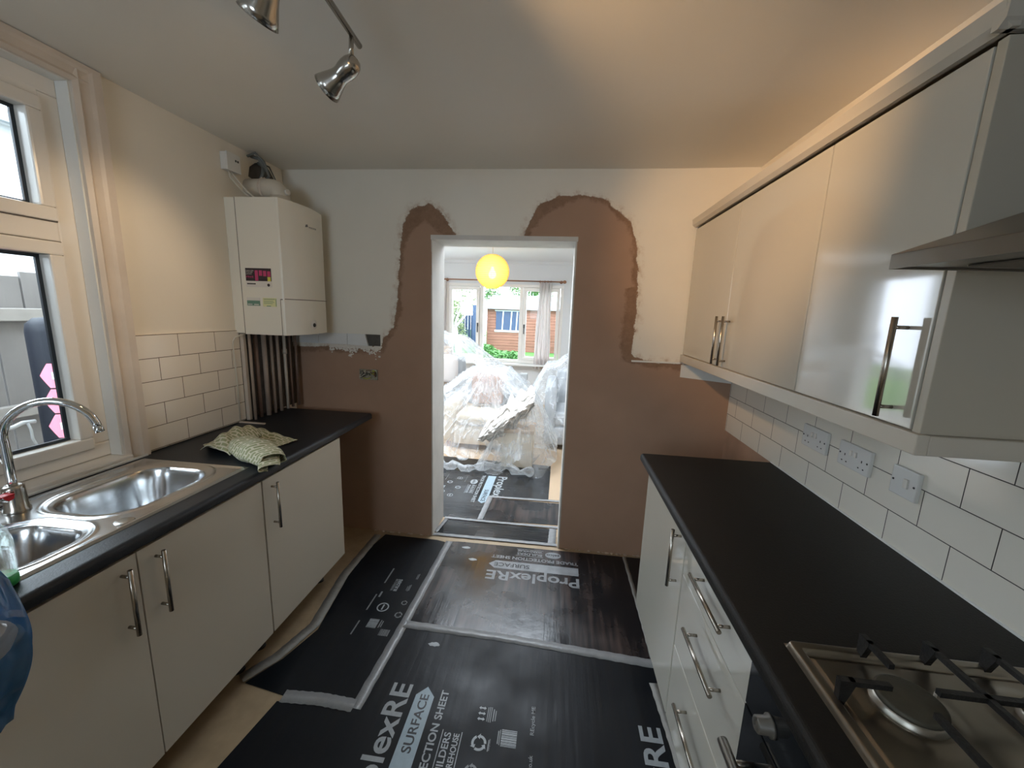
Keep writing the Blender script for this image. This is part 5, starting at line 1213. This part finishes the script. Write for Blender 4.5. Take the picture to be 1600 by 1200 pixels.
b = MB(); b.box(-6.2, -6.185, 1.0, 4.7, 2.30, 2.75); b.build('brick_vent', 'vent_bricks', nb)

# ================================================================== GARDEN
GZ = -.3
struct(MB().box(-14, 10, 7.2, 40, GZ - .1, GZ), 'ground', 'lawn')
struct(MB().box(-6, 4, YW + .28, 9.5, GZ, GZ + .03), 'ground', 'patio')
sh = thing('garden_shed', (-1.6, 20, GZ), 'reddish timber garden shed with a pale roof and blue window', 'shed')
b = MB(); x0, x1 = -3.45, 1.2
z = GZ; k = 0
while z < 1.72:
    b.box(x0, x1, 19.0 + (.012 if k % 2 else 0), 19.12, z, z + .13, .01); z += .135; k += 1
b.box(x0, x1, 19.1, 21.5, GZ, 1.72); b.build('wall', 'shed_wood', sh)
b = MB(); b.prism([(18.75, 1.70), (18.75, 1.80), (21.6, 2.45), (21.6, 2.35)], 0, x0 - .15, x1 + .2); b.build('roof', 'shed_roof', sh)
for wx0, wx1 in ((-3.0, -1.75),):
    b = MB(); b.box(wx0 - .06, wx1 + .06, 18.96, 19.02, .62, .72, .01); b.box(wx0 - .06, wx1 + .06, 18.96, 19.02, 1.60, 1.66, .01); wf_ = b.build('window_frame', 'shed_trim', sh)
    b = MB(); b.box(wx0, wx1, 18.975, 19.0, .70, 1.62); b.build('pane', 'garden_blue', wf_)
    for xx in (-2.72, -2.32, -2.05): b = MB(); b.prism([(xx, .72), (xx + .06, .72), (xx + .10, 1.6), (xx + .04, 1.6)], 1, 18.955, 18.974); b.build('shed_curtain', 'shed_trim', wf_)
bd = thing('board_gate', (-3.75, 18.6, GZ), 'dark blue board standing left of the garden shed', 'gate')
box(-4.05, -3.52, 18.55, 18.62, GZ, 1.85, .01).build('board', 'garden_blue', bd)
bf = thing('garden_fence', (-6, 22, GZ), 'dark blue-grey fence at the bottom of the garden behind the tree', 'fence')
b = MB()
for i in range(60): b.box(-13 + i * .15, -13 + i * .15 + .14, 20.0, 20.03, GZ, 1.35, .004)
b.build('boards', 'garden_blue', bf)
rf = thing('garden_fence', (2.5, 14, GZ), 'pale trellis-topped fence along the right side of the garden', 'fence')
b = MB()
for i in range(70): b.box(.62, .65, 7.6 + i * .16, 7.6 + i * .16 + .13, GZ, 1.1, .003)
for i in range(40): b.box(.62, .64, 7.6 + i * .28, 7.6 + i * .28 + .02, 1.1, 1.55)
for z in (1.15, 1.25, 1.35, 1.45, 1.55): b.box(.62, .64, 7.6, 18.8, z, z + .018)
b.build('boards', 'shed_trim', rf)
def tree(name, base, hgt, label, seed, leaf=None, lean=0, spread=1.6, density=1, leafm='leaf', group=None):
    t = thing(name, base, label, 'tree', group); rnd = random.Random(seed); b = MB(); tips = []
    def grow(p, d, ln, r, depth):
        pts = [p]; rr = [r]
        for i in range(5):
            d = (d + Vector((rnd.uniform(-.18, .18), rnd.uniform(-.18, .18), rnd.uniform(-.05, .12)))).normalized(); pts.append(pts[-1] + d * ln / 5); rr.append(r * (1 - .09 * (i + 1)))
        b.tube(pts, rr, 7 if depth < 2 else 5)
        if depth >= 4: tips.extend(pts[2:]); return
        if depth >= 2: tips.extend(pts[3:])
        for k in range(rnd.choice((2, 3)) + (1 if depth == 0 else 0)):
            a = rnd.uniform(0, 2 * PI); nd = (d * .8 + Vector((math.cos(a), math.sin(a), rnd.uniform(.0, .5))) * .75 * spread / 1.6).normalized()
            grow(pts[rnd.choice((3, 4, 5))], nd, ln * rnd.uniform(.6, .8), rr[-1] * .68, depth + 1)
    grow(Vector(base), Vector((lean, 0, 1)).normalized(), hgt * .36, hgt * .032, 0)
    b.build('branches', 'bark', t)
    if leaf:
        f = MB()
        for p in tips:
            for k in range(leaf):
                c = p + Vector((rnd.gauss(0, .16), rnd.gauss(0, .16), rnd.gauss(0, .14))); s_ = rnd.uniform(.04, .08); a, e = rnd.uniform(0, 6.3), rnd.uniform(-1, 1)
                u_ = Vector((math.cos(a), math.sin(a), e * .5)).normalized() * s_; v_ = Vector((-math.sin(a) * .6, math.cos(a) * .6, .6)).normalized() * s_ * .5
                f.quad([tuple(c - u_), tuple(c - v_), tuple(c + u_), tuple(c + v_)])
        tag(f.build('leaves', leafm, t), kind='stuff')
    return t
tree('bare_tree', (-2.98, 12.0, GZ), 3.9, 'bare branching tree seen through the left casement', 3, leaf=2, spread=1.7, leafm='leaf_pale')
tree('garden_tree', (-2.4, 22.5, GZ), 5.2, 'green leafy tree rising behind the shed roof', 12, leaf=14)
tree('garden_tree', (-.3, 23.5, GZ), 5.2, 'green leafy tree behind the right end of the shed', 15, leaf=14)
# shrubs and long grass at the middle of the lawn
def shrub(name, c, rx, rz, label, m_, seed, n=900):
    f = MB(); rnd = random.Random(seed)
    for k in range(n):
        a, r_ = rnd.uniform(0, 2 * PI), math.sqrt(rnd.random()); z = rnd.random() ** .8
        p = Vector((c[0] + rx * r_ * math.cos(a) * (1 - .4 * z), c[1] + rx * r_ * math.sin(a) * (1 - .4 * z), c[2] + rz * z)); s_ = rnd.uniform(.03, .07); a = rnd.uniform(0, 6.3)
        u_ = Vector((math.cos(a), math.sin(a), rnd.uniform(-.3, .6))).normalized() * s_; v_ = Vector((-math.sin(a) * .5, math.cos(a) * .5, .7)).normalized() * s_ * .6
        f.quad([tuple(p - u_), tuple(p - v_), tuple(p + u_), tuple(p + v_)])
    tag(f.build(name, m_), label, 'shrub')
shrub('shrub', (-1.75, 13.2, GZ), .95, .55, 'bright green shrub on the lawn in front of the shed', 'leaf', 1, 2600)
shrub('shrub', (-3.4, 16.8, GZ), 1.0, .45, 'low green shrub beside the dark blue board', 'leaf', 2, 1600)
shrub('shrub', (-4.3, 14.0, GZ), .8, .5, 'pale green shrub at the foot of the bare tree', 'leaf_pale', 4, 1400)
shrub('hedge', (-5.35, 18.45, GZ), 1.2, 2.3, 'tall pale hedge at the left end of the garden behind the bare tree', 'leaf_pale', 6, 7000)
shrub('hedge', (-2.0, 30, GZ), 3.6, 4.6, 'tall green hedge showing above the shed roof', 'leaf', 7, 9000)
gt = thing('garden_table', (-2.35, 11.0, GZ), 'low dark garden table on the lawn left of the bright shrub', 'table')
box(-2.85, -1.95, 10.7, 11.3, .14, .20, .01).build('table_top', 'cushion_brown', gt)
for x in (-2.75, -2.05):
    for y in (10.78, 11.22): box(x - .03, x + .03, y - .03, y + .03, GZ, .14, .005).build('leg', 'cushion_brown', gt)
gc = thing('covered_barbecue', (-3.6, 11.2, GZ), 'dark blue covered barbecue under the bare tree', 'barbecue')
soft_box(gc, 'cover', -3.95, -3.2, 10.9, 11.5, GZ + .12, .80, 'garden_blue', .1)
for x in (-3.85, -3.3): box(x - .03, x + .03, 11.15, 11.25, GZ, GZ + .16, .005).build('leg', 'plastic_grey', gc)
